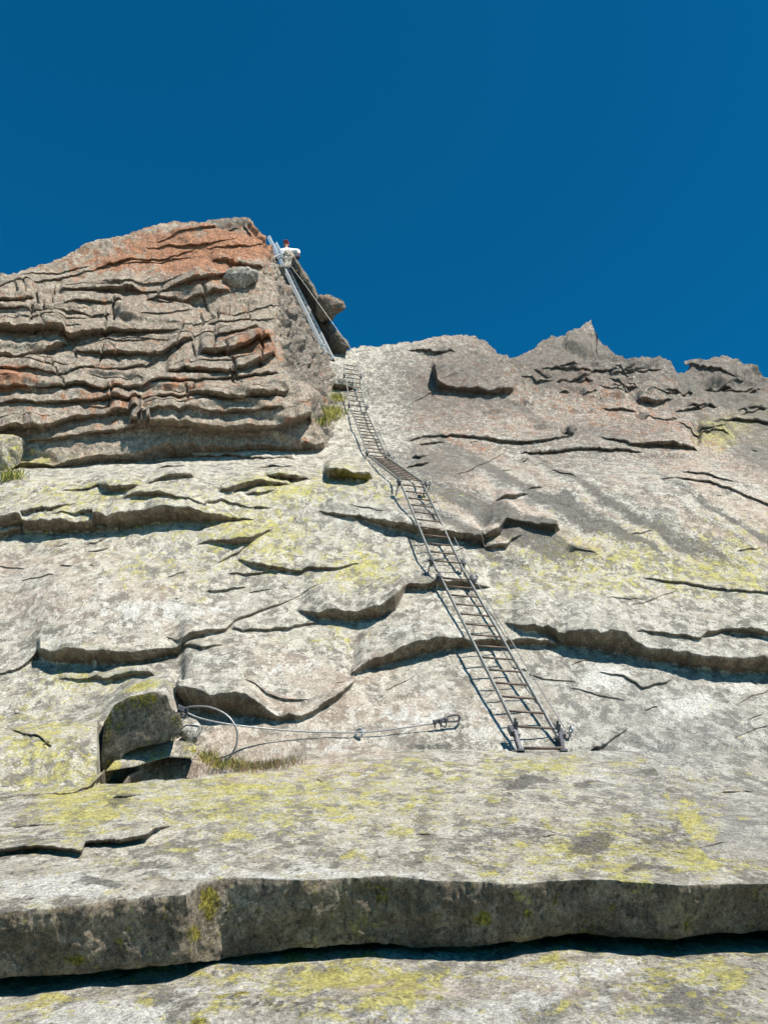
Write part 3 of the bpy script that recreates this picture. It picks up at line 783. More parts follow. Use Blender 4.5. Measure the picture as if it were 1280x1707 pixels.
def make_fg():
    xs = np.concatenate([np.arange(-1400, -60, 12), np.arange(-60, 1345, 2.5), np.arange(1345, 2700, 12)])
    ys = np.concatenate([np.arange(1440, 1540, 6), np.arange(1540, 1730, 1.6), np.arange(1730, 2300, 12), np.arange(2300, 4200, 80)])
    X, Y = np.meshgrid(xs, ys)
    P = FG.surf(X.ravel(), Y.ravel())
    o = mesh_np('lower_slab', P, grid_faces(ys.size, xs.size)[:, ::-1], ROCK, None, masks_fg(X.ravel(), Y.ravel()))
    props(o, 'nearest lichen-spotted granite slab below the dark overhanging ledge', 'rock slab', kind='structure')
    return P

# ---- unseen ground added behind and below the viewpoint to bounce warm light
def make_ground():
    r = np.concatenate([[0.0], np.geomspace(1.5, 900, 40)]); th = np.linspace(0, 2 * np.pi, 97)
    R, T = np.meshgrid(r, th, indexing='ij')
    X = R * np.cos(T); Y = R * np.sin(T) - 2
    Z = -2.1 + np.where(Y < 0, Y * .16, 0) + .25 * fbm(np.stack([X.ravel() * .3, Y.ravel() * .3, X.ravel() * 0], 1), 3, seed=77).reshape(X.shape) * np.minimum(R / 6, 1)
    V = np.stack([X, Y, Z], -1)
    mk = np.tile(np.array([.3, .25, .25, .15, .05, .2, .2, .2]), (X.size, 1))
    o = mesh_np('ground', V.reshape(-1, 3), grid_faces(len(r), len(th)), ROCK, None, mk, sharp=None)
    props(o, 'unseen rocky ground behind the viewpoint, added for its bounce light', 'ground', kind='structure')
make_ground()

# ---- the rock tower on the left
_c = np.array([(340, 405, 26.2), (362, 413, 25.7), (400, 428, 25.0), (440, 444, 24.3), (500, 456, 23.2), (560, 463, 22.1), (620, 472, 21.1), (660, 490, 20.5), (690, 515, 20.15), (720, 530, 19.8), (790, 545, 19.0)])
_b = np.array([(340, 406, 26.3), (362, 415, 26.0), (400, 436, 26.9), (430, 456, 27.4), (490, 490, 27.3), (545, 521, 27.0), (605, 552, 26.6), (650, 563, 25.3), (690, 560, 23.6), (720, 560, 22.2), (790, 570, 18.9)])
xc = lambda y: np.interp(y, _c[:, 0], _c[:, 1]); dc = lambda y: 1 / np.interp(y, _c[:, 0], 1 / _c[:, 2])
xb = lambda y: np.interp(y, _b[:, 0], _b[:, 1]); db = lambda y: 1 / np.interp(y, _b[:, 0], 1 / _b[:, 2])
def D_tow(x, y):
    c = xc(y); iL = 1 / (dc(y) * .84); iC = 1 / dc(y); iB = 1 / db(y)
    xl = -420.0
    a = iL + (iC - iL) * (x - xl) / (c - xl)
    b = iC + (iB - iC) * (x - c) / np.maximum(xb(y) - c, 1.0)
    return 1 / np.where(x <= c, a, np.clip(b, .02, 1))
def noise_tow(P, x, y):
    p = P.reshape(-1, 3); xf = np.broadcast_to(x, P.shape[:-1]).reshape(-1); yf = np.broadcast_to(y, P.shape[:-1]).reshape(-1)
    side = smooth(-2, 10, xf - xc(yf))
    strat = fbm(p * np.array([.35, .8, 2.2]), 3, seed=31) * .018 + fbm(p * np.array([.9, 1.5, 6.5]), 2, seed=32) * .02
    up = smooth(520, 440, yf)
    lump = np.abs(fbm(p * 2.0, 3, seed=33)) * .42 - .12
    fine = fbm(p * 5, 3, seed=34) * .035
    fac = FAC3(p) * (1 - .3 * side)
    return (fac + strat * .8 * (1 - .6 * up) * (1 - .6 * side) + lump * side * .65 + fine + fbm(p * .5, 2, seed=35) * .04 * (1 - side)).reshape(P.shape[:-1])
FAC3 = Facets((-9, 14, 8), (1, 24, 22), 300, 5, .025, .07, (.5, 1, 1.4), soft=.04)
TOW = Surface(D_tow, noise_tow, masks_tower)
TSH = [
 [(158, 443, 2), (184, 434, 6), (212, 430, 6), (241, 429, 3), (280, 429, 3), (322, 417, 1)],
 [(0, 482, 2), (60, 468, 3), (120, 452, 3), (160, 444, 2)],
 [(260, 406, 1), (297, 395, 3), (353, 384, 4), (398, 369, 2)],
 [(350, 438, 2), (367, 437, 9), (398, 433, 12), (423, 437, 9), (440, 438, 4)],
 [(100, 486, 4), (117, 483, 4), (145, 481, 7), (184, 476, 12), (221, 474, 13), (238, 483, 4), (269, 484, 3), (291, 474, 8), (314, 463, 16), (325, 460, 17), (353, 461, 11), (373, 461, 8), (383, 456, 2)],
 [(-200, 500, 8), (0, 500, 8), (40, 494, 12), (60, 492, 4)],
 [(60, 508, 4), (100, 505, 7), (128, 497, 8), (145, 497, 9), (180, 500, 6), (206, 499, 2)],
 [(244, 504, 2), (283, 497, 8), (325, 487, 15), (353, 480, 16), (370, 483, 8), (386, 487, 1)],
 [(-200, 516, 8), (0, 518, 8), (100, 524, 5), (122, 517, 10), (139, 520, 6), (186, 516, 1)],
 [(-400, 540, 26), (0, 541, 25), (50, 542, 26), (100, 545, 23), (175, 547, 16), (225, 549, 14), (275, 552, 8), (304, 552, 2)],
 [(346, 540, 2), (380, 535, 5), (425, 530, 4), (456, 527, 1)],
 [(355, 557, 4), (381, 555, 10), (423, 551, 10), (440, 548, 2)],
 [(-400, 588, 22), (0, 585, 22), (50, 585, 20), (100, 575, 16), (114, 571, 4)],
 [(122, 584, 4), (140, 587, 7), (184, 586, 14), (218, 590, 12), (257, 582, 16), (297, 570, 14), (324, 561, 4)],
 [(330, 585, 4), (347, 579, 20), (381, 573, 23), (423, 562, 21), (443, 565, 14), (452, 576, 2)],
 [(276, 622, 5), (308, 606, 15), (333, 607, 19), (381, 610, 17), (423, 599, 21), (449, 585, 20), (460, 587, 3)],
 [(-300, 630, 8), (0, 622, 10), (60, 620, 12), (114, 628, 6), (184, 616, 9), (227, 613, 9), (264, 593, 3)],
 [(-400, 640, 18), (0, 640, 18), (50, 640, 18), (100, 644, 14), (142, 638, 14), (184, 644, 16), (227, 635, 16), (257, 635, 10), (297, 632, 10), (353, 630, 6), (395, 624, 10), (449, 621, 8), (466, 620, 2)],
 [(232, 670, 4), (270, 657, 14), (310, 655, 13), (360, 660, 20), (400, 660, 21), (450, 656, 20), (472, 655, 12), (480, 655, 2)],
 [(232, 688, 8), (300, 686, 11), (350, 683, 12), (425, 680, 12), (452, 680, 10), (470, 684, 2)],
 [(215, 706, 8), (240, 702, 24), (260, 702, 28), (350, 702, 30), (450, 698, 32), (490, 688, 36), (510, 682, 36), (519, 690, 4)],
 [(-300, 668, 10), (0, 665, 10), (75, 670, 11), (150, 665, 14), (200, 657, 17), (238, 652, 6)],
 [(-300, 700, 24), (0, 700, 28), (30, 697, 28), (75, 700, 24), (110, 690, 20), (160, 685, 14), (200, 680, 18), (232, 676, 4)],
 [(40, 728, 6), (90, 722, 12), (140, 716, 12), (200, 712, 14), (240, 708, 8)],
]
for pts in TSH:                                       # layers end in broken corners rather than feather edges
    for a_, b_ in ((0, 1), (-1, -2)):
        p_ = pts[a_]; pts[a_] = (p_[0], p_[1], max(p_[2], .5 * pts[b_][2]))
_rs = random.Random(12)
for k in range(28):                                   # thin bedding cracks between the thick layers
    yc = _rs.uniform(400, 715); x0 = _rs.uniform(-40, 420 if yc < 640 else 470); wd_ = _rs.uniform(30, 150); rr_ = _rs.uniform(1.5, 4.5)
    if x0 < -20 + max(0, (470 - yc) * 2.2): continue
    sl = _rs.uniform(-.16, .05)
    x1 = min(x0 + wd_, float(xc(yc)) + 2)
    if x1 - x0 < 16: continue
    TSH.append([(x0, yc, .5)] + [(x0 + (x1 - x0) * f_, yc + sl * (x1 - x0) * f_ + _rs.uniform(-2, 2), rr_ * _rs.uniform(.5, 1.2)) for f_ in (.25, .5, .75)] + [(x1, yc + sl * (x1 - x0), .5)])
TSH.sort(key=lambda s: -np.mean([p[1] for p in s]))
for pts in TSH:
    TOW.add(pts, jit=.55, L=22 + 2.0 * max(p[2] for p in pts), strip=min(22, 8 + max(p[2] for p in pts) * .6), under=1.5, fall=26.0, sgl=9.0)
_rj = random.Random(31)
JOINTS = []
for k in range(34):
    yj = _rj.uniform(485, 700); xj = _rj.uniform(max(-30, (500 - yj) * 2.6 - 40), float(xc(yj)) - 6)
    JOINTS.append((xj, yj, _rj.uniform(10, 34), _rj.uniform(-.5, .5), _rj.uniform(.06, .16), _rj.uniform(40, 90)))
def extra_tow(x, y):
    h = np.zeros_like(x)
    for (xj, yj, ln, sl, dp, sd_) in JOINTS:
        v = (y - yj) / ln
        h -= dp * np.exp(-((x - xj - sl * (y - yj) - 2.0 * jag(y, 8, sd_)) / 1.5) ** 2) * smooth(1, .7, np.abs(v))
    return h
TOW.extra = extra_tow
tow_top = pl([(-700, 560), (-120, 500), (-30, 474), (0, 462), (8, 456), (40, 446), (90, 430), (130, 415), (150, 405), (185, 396), (212, 390), (240, 383), (270, 374), (300, 368), (340, 369), (375, 363), (405, 361), (414, 362), (600, 400)])
def make_tower():
    us = np.concatenate([np.linspace(0, .46, 40, endpoint=False), np.linspace(.46, 1, 230)])
    ss = np.linspace(0, 1, 46)[1:]
    nr = 210
    cols = []
    v = np.linspace(0, 1, nr)
    Xs = []; Ys = []
    for u in us:
        y0 = 420.0
        for _ in range(12):
            y0 = .5 * y0 + .5 * float(tow_top(-420 + (xc(y0) + 420) * u))
        y0 += 2.0 * float(n1(np.array([u * 800]), 14, 81)[0]) + 1.2 * float(n1(np.array([u * 800]), 5, 82)[0])
        yb_ = 738 + 26 * float(smooth(.80, .55, np.array(u))) + 3 * float(jag(np.array([u * 800]), 14, 5.5)[0])
        y = y0 + (yb_ - y0) * v
        Xs.append(-420 + (xc(y) + 420) * u); Ys.append(y)
    for s_ in ss:
        y = 362.5 + (738 + 20 * s_ - 362.5) * v
        wv = 2.2 * n1(y, 12, 83) * s_
        Xs.append(xc(y) + (xb(y) - xc(y)) * s_ + wv * smooth(362, 400, y)); Ys.append(y)
    X = np.stack(Xs, 1); Y = np.stack(Ys, 1)
    P = TOW.surf(X.ravel(), Y.ravel()).reshape(X.shape + (3,))
    mk = masks_tower(X.ravel(), Y.ravel()).reshape(X.shape + (8,))
    # the hidden back: right side continues into the hill, top goes back
    rb = P[:, -1].copy(); ext = []
    for k, (dx, dy) in enumerate(((.05, .25), (-.1, .9), (-.8, 3.2), (-2.0, 7.0))):
        e = rb.copy(); e[:, 0] += dx; e[:, 1] += dy; ext.append(e)
    P = np.concatenate([P, np.stack(ext, 1)], 1); mk = np.concatenate([mk, np.stack([mk[:, -1]] * 4, 1)], 1)
    tb = P[0].copy(); ext = []
    for k, (dy, dz) in enumerate(((7., -3.), (3., -.9), (.9, -.12), (.25, .0))):
        e = tb.copy(); e[:, 1] += dy; e[:, 2] += dz; ext.append(e)
    P = np.concatenate([np.stack(ext, 0), P], 0); mk = np.concatenate([np.stack([mk[0]] * 4, 0), mk], 0)
    ext = []
    for k, (dy, dz) in enumerate(((.35, .05), (1.2, .02), (3.0, -.4))):
        e = P[-1].copy(); e[:, 1] += dy; e[:, 2] += dz; ext.append(e)
    ext = np.stack(ext, 0); P = np.concatenate([P, ext], 0); mk = np.concatenate([mk, np.stack([mk[-1]] * 3, 0)], 0)
    o = mesh_np('rock_tower', P.reshape(-1, 3), grid_faces(P.shape[0], P.shape[1])[:, ::-1], ROCK, None, mk.reshape(-1, 8))
    props(o, 'tall layered rock tower with orange lichen, left of the top ladder', 'rock tower')
    return o, P.reshape(-1, 3)

face, Vm = make_main()
Vs = MAIN.strips(face)
make_fg()
tower, Vt = make_tower()
Vts = TOW.strips(tower)

# ------------------------------------------------------------------ where a pixel ray meets the rock (nearest vertex depth)
CELL = 4.0
_dm = np.full((460, 340), 1e9)
for V in [Vm] + Vs + [Vt] + Vts:
    px, py, dd = project(V)
    i = (py / CELL).astype(int); j = (px / CELL).astype(int)
    ok = (i >= 0) & (i < 460) & (j >= 0) & (j < 340) & (dd > .1)
    np.minimum.at(_dm, (i[ok], j[ok]), dd[ok])
def depth(x, y):
    i, j = int(y / CELL), int(x / CELL)
    blk = _dm[max(i - 1, 0):i + 2, max(j - 1, 0):j + 2]
    d = _dm[i, j] if _dm[i, j] < 1e8 else blk.min()
    return float(d) if d < 1e8 else float(D_main(np.array([x]), np.array([y]))[0])
def on_rock(x, y, off=0.0):
    return at(x, y, depth(x, y) - off)

# ------------------------------------------------------------------ loose rocks
def boulder(name, outline, D0, nrm, thick, bulge, label, masks=(.3, .1, .3, .1, .1, .1, 0, .1), rough=.06, cat='boulder', parent=None, seed=0.0, dense=1, moss=None):
    """closed rock with the given outline on a facing plane of normal nrm, a bulged front and a real depth behind it"""
    o = np.array(outline, float); cx, cy = o.mean(0)
    # resample the outline
    q = np.vstack([o, o[:1]]); seg = np.hypot(*np.diff(q, axis=0).T); cl = np.concatenate([[0], np.cumsum(seg)])
    n = int(max(40, min(150, cl[-1] / 1.6))) * dense
    ts = np.linspace(0, cl[-1], n, endpoint=False)
    ox = np.interp(ts, cl, q[:, 0]); oy = np.interp(ts, cl, q[:, 1])
    nrm = np.array(nrm, float); nrm /= np.linalg.norm(nrm)
    c = (nrm @ ray(cx, cy)) * D0
    rings = []
    R = [1.0, .97, .9, .8, .66, .5, .34, .18, .0005]
    for k, r in enumerate(R):
        x = cx + (ox - cx) * r; y = cy + (oy - cy) * r
        d = c / (ray(x, y) @ nrm)
        P = ray(x, y) * np.clip(d, D0 * .8, D0 * 1.25)[:, None] + nrm * bulge * math.sqrt(max(0, 1 - r ** 3))
        rings.append(P)
    rim = rings[0]; cen = rim.mean(0)
    vdir = ray(cx, cy); vdir = vdir / np.linalg.norm(vdir)
    back = []
    for f_, sh in ((.35, .99), (.75, .88), (1.0, .5), (1.03, .05)):
        back.append(cen + (rim - cen) * sh + vdir * thick * f_)
    allr = rings[::-1] + back
    V = np.stack(allr, 0); sh_ = V.shape
    pts = V.reshape(-1, 3)
    d = (fbm(pts * (1.2 / max(thick, .3)) * 1.2, 3, seed=40 + seed) * 1.6 + .5 * fbm(pts * 5, 3, seed=41 + seed)) * rough
    dirv = pts - (cen + vdir * thick * .4); dirv /= np.linalg.norm(dirv, axis=1)[:, None] + 1e-9
    pts = pts + dirv * d[:, None]
    nr = sh_[0]
    a = np.arange(nr * n).reshape(nr, n)
    a2 = np.concatenate([a, a[:, :1]], 1)
    fc = np.stack([a2[:-1, :-1], a2[:-1, 1:], a2[1:, 1:], a2[1:, :-1]], -1).reshape(-1, 4)
    mk = np.tile(np.array(masks, float), (len(pts), 1))
    if moss:
        qx, qy, _d = project(pts); mk[:, 6] = np.maximum(mk[:, 6], blobs(qx, qy, moss))
    ob = mesh_np(name, pts, fc[:, ::-1], ROCK, parent, mk)
    ob.data.flip_normals() if False else None
    if parent is None: props(ob, label, cat)
    return ob

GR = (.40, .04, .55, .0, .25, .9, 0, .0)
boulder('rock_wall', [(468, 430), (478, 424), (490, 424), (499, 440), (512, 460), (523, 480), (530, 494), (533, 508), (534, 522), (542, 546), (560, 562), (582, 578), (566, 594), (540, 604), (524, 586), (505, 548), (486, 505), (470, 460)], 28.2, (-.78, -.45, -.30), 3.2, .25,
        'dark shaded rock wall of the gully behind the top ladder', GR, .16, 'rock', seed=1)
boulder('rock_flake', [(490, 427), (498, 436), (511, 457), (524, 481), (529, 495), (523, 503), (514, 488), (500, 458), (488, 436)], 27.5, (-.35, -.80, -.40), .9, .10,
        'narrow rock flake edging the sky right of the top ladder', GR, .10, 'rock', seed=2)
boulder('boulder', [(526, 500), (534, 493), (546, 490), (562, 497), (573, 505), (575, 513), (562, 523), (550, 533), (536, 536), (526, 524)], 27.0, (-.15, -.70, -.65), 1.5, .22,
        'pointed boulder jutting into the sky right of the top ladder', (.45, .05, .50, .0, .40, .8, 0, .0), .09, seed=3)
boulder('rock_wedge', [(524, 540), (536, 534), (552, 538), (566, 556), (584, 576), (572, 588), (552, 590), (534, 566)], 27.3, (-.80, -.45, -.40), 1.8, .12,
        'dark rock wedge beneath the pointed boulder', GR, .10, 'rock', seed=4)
boulder('rock_hump', [(472, 430), (474, 421), (480, 417), (486, 419), (489, 427), (492, 438), (484, 446), (473, 444)], 28.0, (.15, -.9, .2), .35, .08,
        'small rock hump in front of the sitting person', (.35, .2, .25, .15, .3, .2, 0, 0), .06, 'rock', seed=5)
boulder('boulder', [(-30, 738), (-5, 733), (22, 734), (36, 742), (38, 758), (32, 772), (14, 782), (-10, 786), (-34, 780)], 17.6, (.2, -.9, .25), 1.2, .3,
        'rounded yellowish boulder at the foot of the rock tower', (.35, .42, .2, .1, .1, .3, 0, .0), .08, seed=6)
boulder('wedged_stone', [(373, 466), (380, 455), (396, 450), (418, 451), (433, 457), (430, 469), (414, 477), (398, 482), (382, 476)], depth(400, 470) - .12, (.15, -.85, -.1), .7, .28,
        'pale stone wedged under the orange lichen patch', (.30, .05, .3, .2, .05, .1, 0, .2), .05, 'stone', seed=7)
boulder('loose_stone', [(944, 716), (950, 711), (958, 712), (960, 720), (955, 726), (947, 725)], depth(950, 722) - .10, (.1, -.8, .4), .35, .12,
        'small round dark stone sitting in the long crack', (.3, .0, .75, .0, .3, .5, 0, .0), .03, 'stone', seed=8)
boulder('rock_block', [(171, 1312), (170, 1250), (172, 1205), (181, 1188), (190, 1173), (216, 1160), (256, 1151), (281, 1157), (288, 1182), (303, 1191), (301, 1221), (275, 1237), (231, 1246), (208, 1257), (192, 1280), (182, 1304)], 7.80, (-.06, -.86, -.50), 1.4, .015,
        'angular rock block with yellow moss on its edge, above the dark hollow', (.2, .10, .40, .02, 0, .85, .34, .1), .022, 'rock', seed=12, moss=[(238, 1168, 30, 20, .95), (180, 1205, 13, 50, .85), (202, 1178, 22, 18, .8), (178, 1285, 10, 26, .8)])
boulder('stone_slab', [(176, 1286), (194, 1264), (231, 1244), (281, 1235), (316, 1235), (331, 1239), (331, 1254), (319, 1264), (281, 1262), (256, 1268), (225, 1278)], 7.95, (.05, -.62, .72), .95, .02,
        'flat stone slab lying in the hollow under the left block', (.2, .40, .2, .25, 0, .25, .15, .2), .02, 'stone', seed=9, moss=[(320, 1252, 14, 10, .6)])
boulder('loose_stone', [(302, 1206), (312, 1196), (328, 1202), (338, 1212), (336, 1226), (328, 1236), (312, 1234), (302, 1226)], 8.4, (.2, -.85, .3), .45, .08,
        'small pale stone beside the cable anchor', (.25, .2, .15, .4, 0, .1, 0, .2), .03, 'stone', seed=10)
# ------------------------------------------------------------------ ladders
LW = .40
def ladder(B, T, label, n_rungs, rail_w=.022, rail_d=.038, rail_mat=RAIL, rung_mat=RUNG, lat=None, skip_first=False, ext=(0, 0), wdt=LW):
    a = (T - B).normalized(); L = (T - B).length
    if lat is None: lat = a.cross(Vector((0, 0, 1)))
    lat = (lat - a * lat.dot(a)).normalized()
    if lat.x < 0 and abs(lat.x) > .2: lat = -lat
    nrm = lat.cross(a).normalized()
    if nrm.y > 0: nrm = -nrm
    e = bpy.data.objects.new('ladder', None); COL.objects.link(e)
    props(e, label, 'ladder', 'ladder sections bolted one above another up the rock')
    e.location = B
    bpy.context.view_layer.update()
    for s_ in (-1, 1):
        m = MB()
        o = lat * (s_ * wdt / 2)
        m.beam(B + o - a * ext[0] - B, T + o + a * ext[1] - B, lat, rail_w, nrm, rail_d)
        m.build('side_rail', rail_mat, e)
    for k in range(n_rungs):
        p = B + a * (L * (k + (0.5 if not skip_first else .5)) / n_rungs) - B
        m = MB(); m.tube([p - lat * (wdt / 2 - .005), p + lat * (wdt / 2 - .005)], .0125, 8)
        m.build('rung', rung_mat, e, True)
    return e, a, lat, nrm

def support(e, P, lat, nrm, length, wdt=LW, bar=True, sink=.1):
    """U-shaped stand-off frame from the rails back to the rock (child of the ladder e)"""
    rel = P - Vector(e.location)
    back = -nrm
    for s_ in (-1, 1):
        m = MB(); o = lat * (s_ * (wdt / 2 + .035))
        m.tube([rel + o + nrm * .05, rel + o + back * (length + sink)], .011, 7)
        m.build('support_leg', RAIL, e, True)
    if bar:
        m = MB()
        m.tube([rel - lat * (wdt / 2 + .035) + back * length, rel + lat * (wdt / 2 + .035) + back * length], .011, 7)
        m.build('support_bar', RAIL, e, True)
    for s_ in (-1, 1):
        m = MB(); o = lat * (s_ * (wdt / 2 + .03))
        up = Vector(nrm).cross(lat)
        m.beam(rel + o - up * .07, rel + o + up * .07, lat, .03, nrm, .085)
        m.beam(rel + o + nrm * .02 - lat * .045, rel + o + nrm * .02 + lat * .045, up, .028, nrm, .028)
        cl_ = m.build('clamp', DARKBOLT, e)
        m = MB()
        m.tube([rel + o + nrm * .04 + up * .035, rel + o + nrm * .085 + up * .035], .010, 6)
        m.tube([rel + o + nrm * .04 - up * .035, rel + o + nrm * .085 - up * .035], .010, 6)
        m.build('bolt', BOLT, cl_)

B1, T1 = at(897, 1226, 8.66), at(754.5, 958, 12.30)
B2, T2 = at(747, 944, 12.32), at(686, 805, 15.0)
B3, T3 = at(683.5, 801, 15.06), at(632, 763, 18.7)
B4, T4 = at(631.5, 764, 18.72), at(597.5, 684, 22.8)
B5, T5 = at(596.8, 681, 22.84), at(583.7, 606, 25.25)
def nr_(B, T): return max(3, int(round((T - B).length / .30)))
l1, a1, t1, n_1 = ladder(B1, T1, 'lowest ladder section, standing on the lichen-covered terrace', 14, ext=(.02, .10))
l2, a2, t2, n_2 = ladder(B2, T2, 'second ladder section from below, crossing the dark central ledge', 11, ext=(.16, .02))
l3, a3, t3, n_3 = ladder(B3, T3, 'short flatter ladder section with crowded rungs, above the mossy block', 13)
l4, a4, t4, n_4 = ladder(B4, T4, 'steep ladder section just above the flatter kinked one', 15)
l5, a5, t5, n_5 = ladder(B5, T5, 'upper ladder section ending at the foot of the gully', 10)
support(l1, T1 - a1 * .16, t1, n_1, .36)
support(l2, B2 + a2 * .10, t2, n_2, .20, bar=False)
support(l2, T2 - a2 * .05, t2, n_2, .46)
support(l4, B4 + a4 * .25, t4, n_4, .42)
support(l5, B5 + a5 * .10, t5, n_5, .42)
support(l5, T5 - a5 * .9, t5, n_5, .35, bar=False)
# foot of the lowest ladder: two angle feet, a lower rung
base = Vector(l1.location)
fL, fR = at(868, 1249, 8.42) - base, at(939, 1249, 8.42) - base
for p, s_ in ((fL, -1), (fR, 1)):
    top = t1 * (s_ * LW / 2) + a1 * .05
    m = MB(); m.beam(p + t1 * (-.0 * s_), top + t1 * (s_ * .035) + n_1 * .03, t1, .036, n_1, .014)
    m.beam(p + Vector((0, .12, .0)), top + t1 * (s_ * .035) - n_1 * .03, t1, .012, n_1, .04)
    m.beam(p - t1 * .035 + Vector((0, 0, -.012)), p + t1 * .035 + Vector((0, 0, -.012)), Vector((0, 1, 0)), .07, Vector((0, 0, 1)), .02)
    m.build('foot_bracket', DARKBOLT, l1)
    m = MB()
    for dy in (.045, -.015):
        m.tube([top + t1 * (s_ * .02) + a1 * dy + n_1 * .02, top + t1 * (s_ * .02) + a1 * (dy + .03) + n_1 * .10], .013, 6)
    m.beam(top + t1 * (s_ * .06) - a1 * .05, top + t1 * (s_ * .06) + a1 * .06, t1, .05, n_1, .06)
    m.build('clamp', DARKBOLT, l1)
m = MB(); m.tube([fL + Vector((.03, 0, .01)), fR + Vector((.0, 0, .01))], .016, 8); m.build('rung', RUNG, l1, True)

# top ladder in the gully, seen almost edge-on
B6, T6 = at(549, 594, 26.1), at(461, 415, 28.4)
l6, a6, t6, n_6 = ladder(B6, T6, 'pale galvanised top ladder leaning in the gully beside the rock tower', 20, .03, .115, ZINC, RUNG, lat=Vector((.52, .85, 0)), ext=(.0, .45), wdt=.40)
for (xa, ya, xb_, yb_, dl) in ((452, 432, 474, 421, 27.9), (518, 586, 543, 574, 26.2), (466, 448, 476, 441, 27.6)):
    m = MB(); p, q = at(xa, ya, dl) - Vector(l6.location), at(xb_, yb_, dl) - Vector(l6.location)
    m.beam(p, q, Vector((0, 1, 0)), .05, Vector((0, 0, 1)), .045); m.build('wall_bracket', ZINC, l6)
m = MB(); p = B6 - Vector(l6.location)
m.beam(p + t6 * .22 - a6 * .05, p + t6 * .22 + a6 * .40, t6, .06, n_6, .06); m.build('clamp', DARKBOLT, l6)

# ------------------------------------------------------------------ cables and anchors
def spline(pts, n=12):
    P = [Vector(p) for p in pts]; out = []
    for i in range(len(P) - 1):
        p0 = P[max(i - 1, 0)]; p1 = P[i]; p2 = P[i + 1]; p3 = P[min(i + 2, len(P) - 1)]
        for k in range(n):
            t = k / n
            out.append(.5 * ((2 * p1) + (p2 - p0) * t + (2 * p0 - 5 * p1 + 4 * p2 - p3) * t * t + (3 * p1 - p0 - 3 * p2 + p3) * t ** 3))
    return out + [P[-1]]

def cable(pts, r, label, n=12, group=None, mat=None):
    m = MB(); m.tube(spline(pts, n), r, 6)
    o = m.build('steel_cable', mat or WIRE, None, True)
    return props(o, label, 'cable', group)

def eye_bolt(P, nrm, label, R=.03, dirv=None):
    e = bpy.data.objects.new('eye_bolt', None); COL.objects.link(e); e.location = P
    props(e, label, 'eye bolt', 'cable anchors beside the ladder')
    m = MB(); m.tube([-nrm * .16, nrm * .02], .012, 7); m.build('shank', BOLT, e)
    m = MB(); d = Vector((0, 0, 1)).cross(nrm).normalized(); u = nrm.cross(d)
    m.ring(nrm * (R + .02), nrm, u, R, .011, 18); m.build('ring', BOLT, e, True)
    return e

def side(P, a, lat, k, off=.10):
    return P + lat * (LW / 2 + off)
c1a = side(B1 + a1 * .06, a1, t1, 0, .13); c1b = side(T1 - a1 * .12, a1, t1, 0, .10)
c2b = side(T2 - a2 * .02, a2, t2, 0, .10); c3b = side(T3, a3, t3, 0, .10); c4b = side(T4, a4, t4, 0, .10); c5b = side(T5, a5, t5, 0, .06)
def sag(p, q, s_): return (p + q) / 2 + Vector((0, 0, -s_)) + Vector((s_ * .3, 0, 0))
grp = 'cable runs beside the ladder'
cable([c1a, sag(c1a, c1b, .06), c1b], .0065, 'thin steel cable along the right rail of the lowest ladder', group=grp)
cable([c1b, sag(c1b, c2b, .05), c2b], .0065, 'thin steel cable along the second ladder section', group=grp)
cable([c2b, sag(c2b, c3b, .10), c3b], .007, 'slack steel cable along the flatter ladder section', group=grp)
cable([c3b, sag(c3b, c4b, .12), c4b], .0075, 'thin steel cable along the steep ladder section above the kink', group=grp)
cable([c4b, sag(c4b, c5b, .05), c5b, at(590, 588, 25.8)], .008, 'thin steel cable along the upper ladder section', group=grp)
cable([at(590, 589, 25.75), at(556, 541, 26.0), at(515, 484, 26.6), at(481, 438, 27.4), at(474, 428, 27.7)], .010, 'taut pale cable running from slab up beside the top ladder', group=grp)
eye_bolt(c1a + t1 * .02, n_1, 'shiny eye bolt right of the lowest ladder foot')
eye_bolt(c1b + t1 * .01, n_1, 'eye bolt right of the joint between the two lowest ladders')
eye_bolt(c2b + t2 * .01, n_2, 'eye bolt right of the ladder kink')
eye_bolt(c3b + t3 * .01, n_3, 'eye bolt right of the top of the flatter ladder section')
# hanging wire end under the lowest eye bolt
cable([c1a + Vector((.02, 0, -.01)), c1a + Vector((.035, -.01, -.10)), at(953, 1249, 8.45)], .004, 'thin wire end hanging from the eye bolt at the ladder foot', group=grp)

# fixed cable left of the ladder
def rk(x, y, off): return on_rock(x, y, off)
dA = depth(330, 1203) - .35
hc = [at(304, 1183, 8.30), at(330, 1196, 8.35), at(380, 1207, 8.55), at(450, 1215, 8.72), at(520, 1220, 8.78), at(600, 1221, 8.80), at(660, 1215, 8.84), at(720, 1206, 8.90), at(742, 1203, 8.93)]
cable(hc, .0085, 'fixed steel cable running across the slab left of the ladder foot')
cable([at(303, 1183, 8.28), at(320, 1178, 8.22), at(350, 1179, 8.14), at(378, 1192, 8.08), at(394, 1214, 8.04), at(395, 1238, 8.02), at(386, 1258, 8.02), at(376, 1268, 8.05)], .009, 'looped pale cable end springing out above the grass')
e = bpy.data.objects.new('cable_anchor', None); COL.objects.link(e); e.location = at(304, 1184, 8.30)
props(e, 'dark bolt anchor on the left block where the cable loop starts', 'cable anchor')
m = MB(); m.tube([Vector((0, .25, -.02)), Vector((0, -.03, 0))], .016, 8); m.build('bolt', BOLT, e)
m = MB(); m.ring(Vector((.01, -.02, -.03)), Vector((1, 0, 0)), Vector((0, .3, .95)), .045, .012, 18); m.build('ring', DARKBOLT, e, True)
m = MB(); m.beam(Vector((-.03, -.03, .02)), Vector((.06, -.03, -.02)), Vector((0, 1, 0)), .04, Vector((0, 0, 1)), .05); m.build('clamp', DARKBOLT, e)
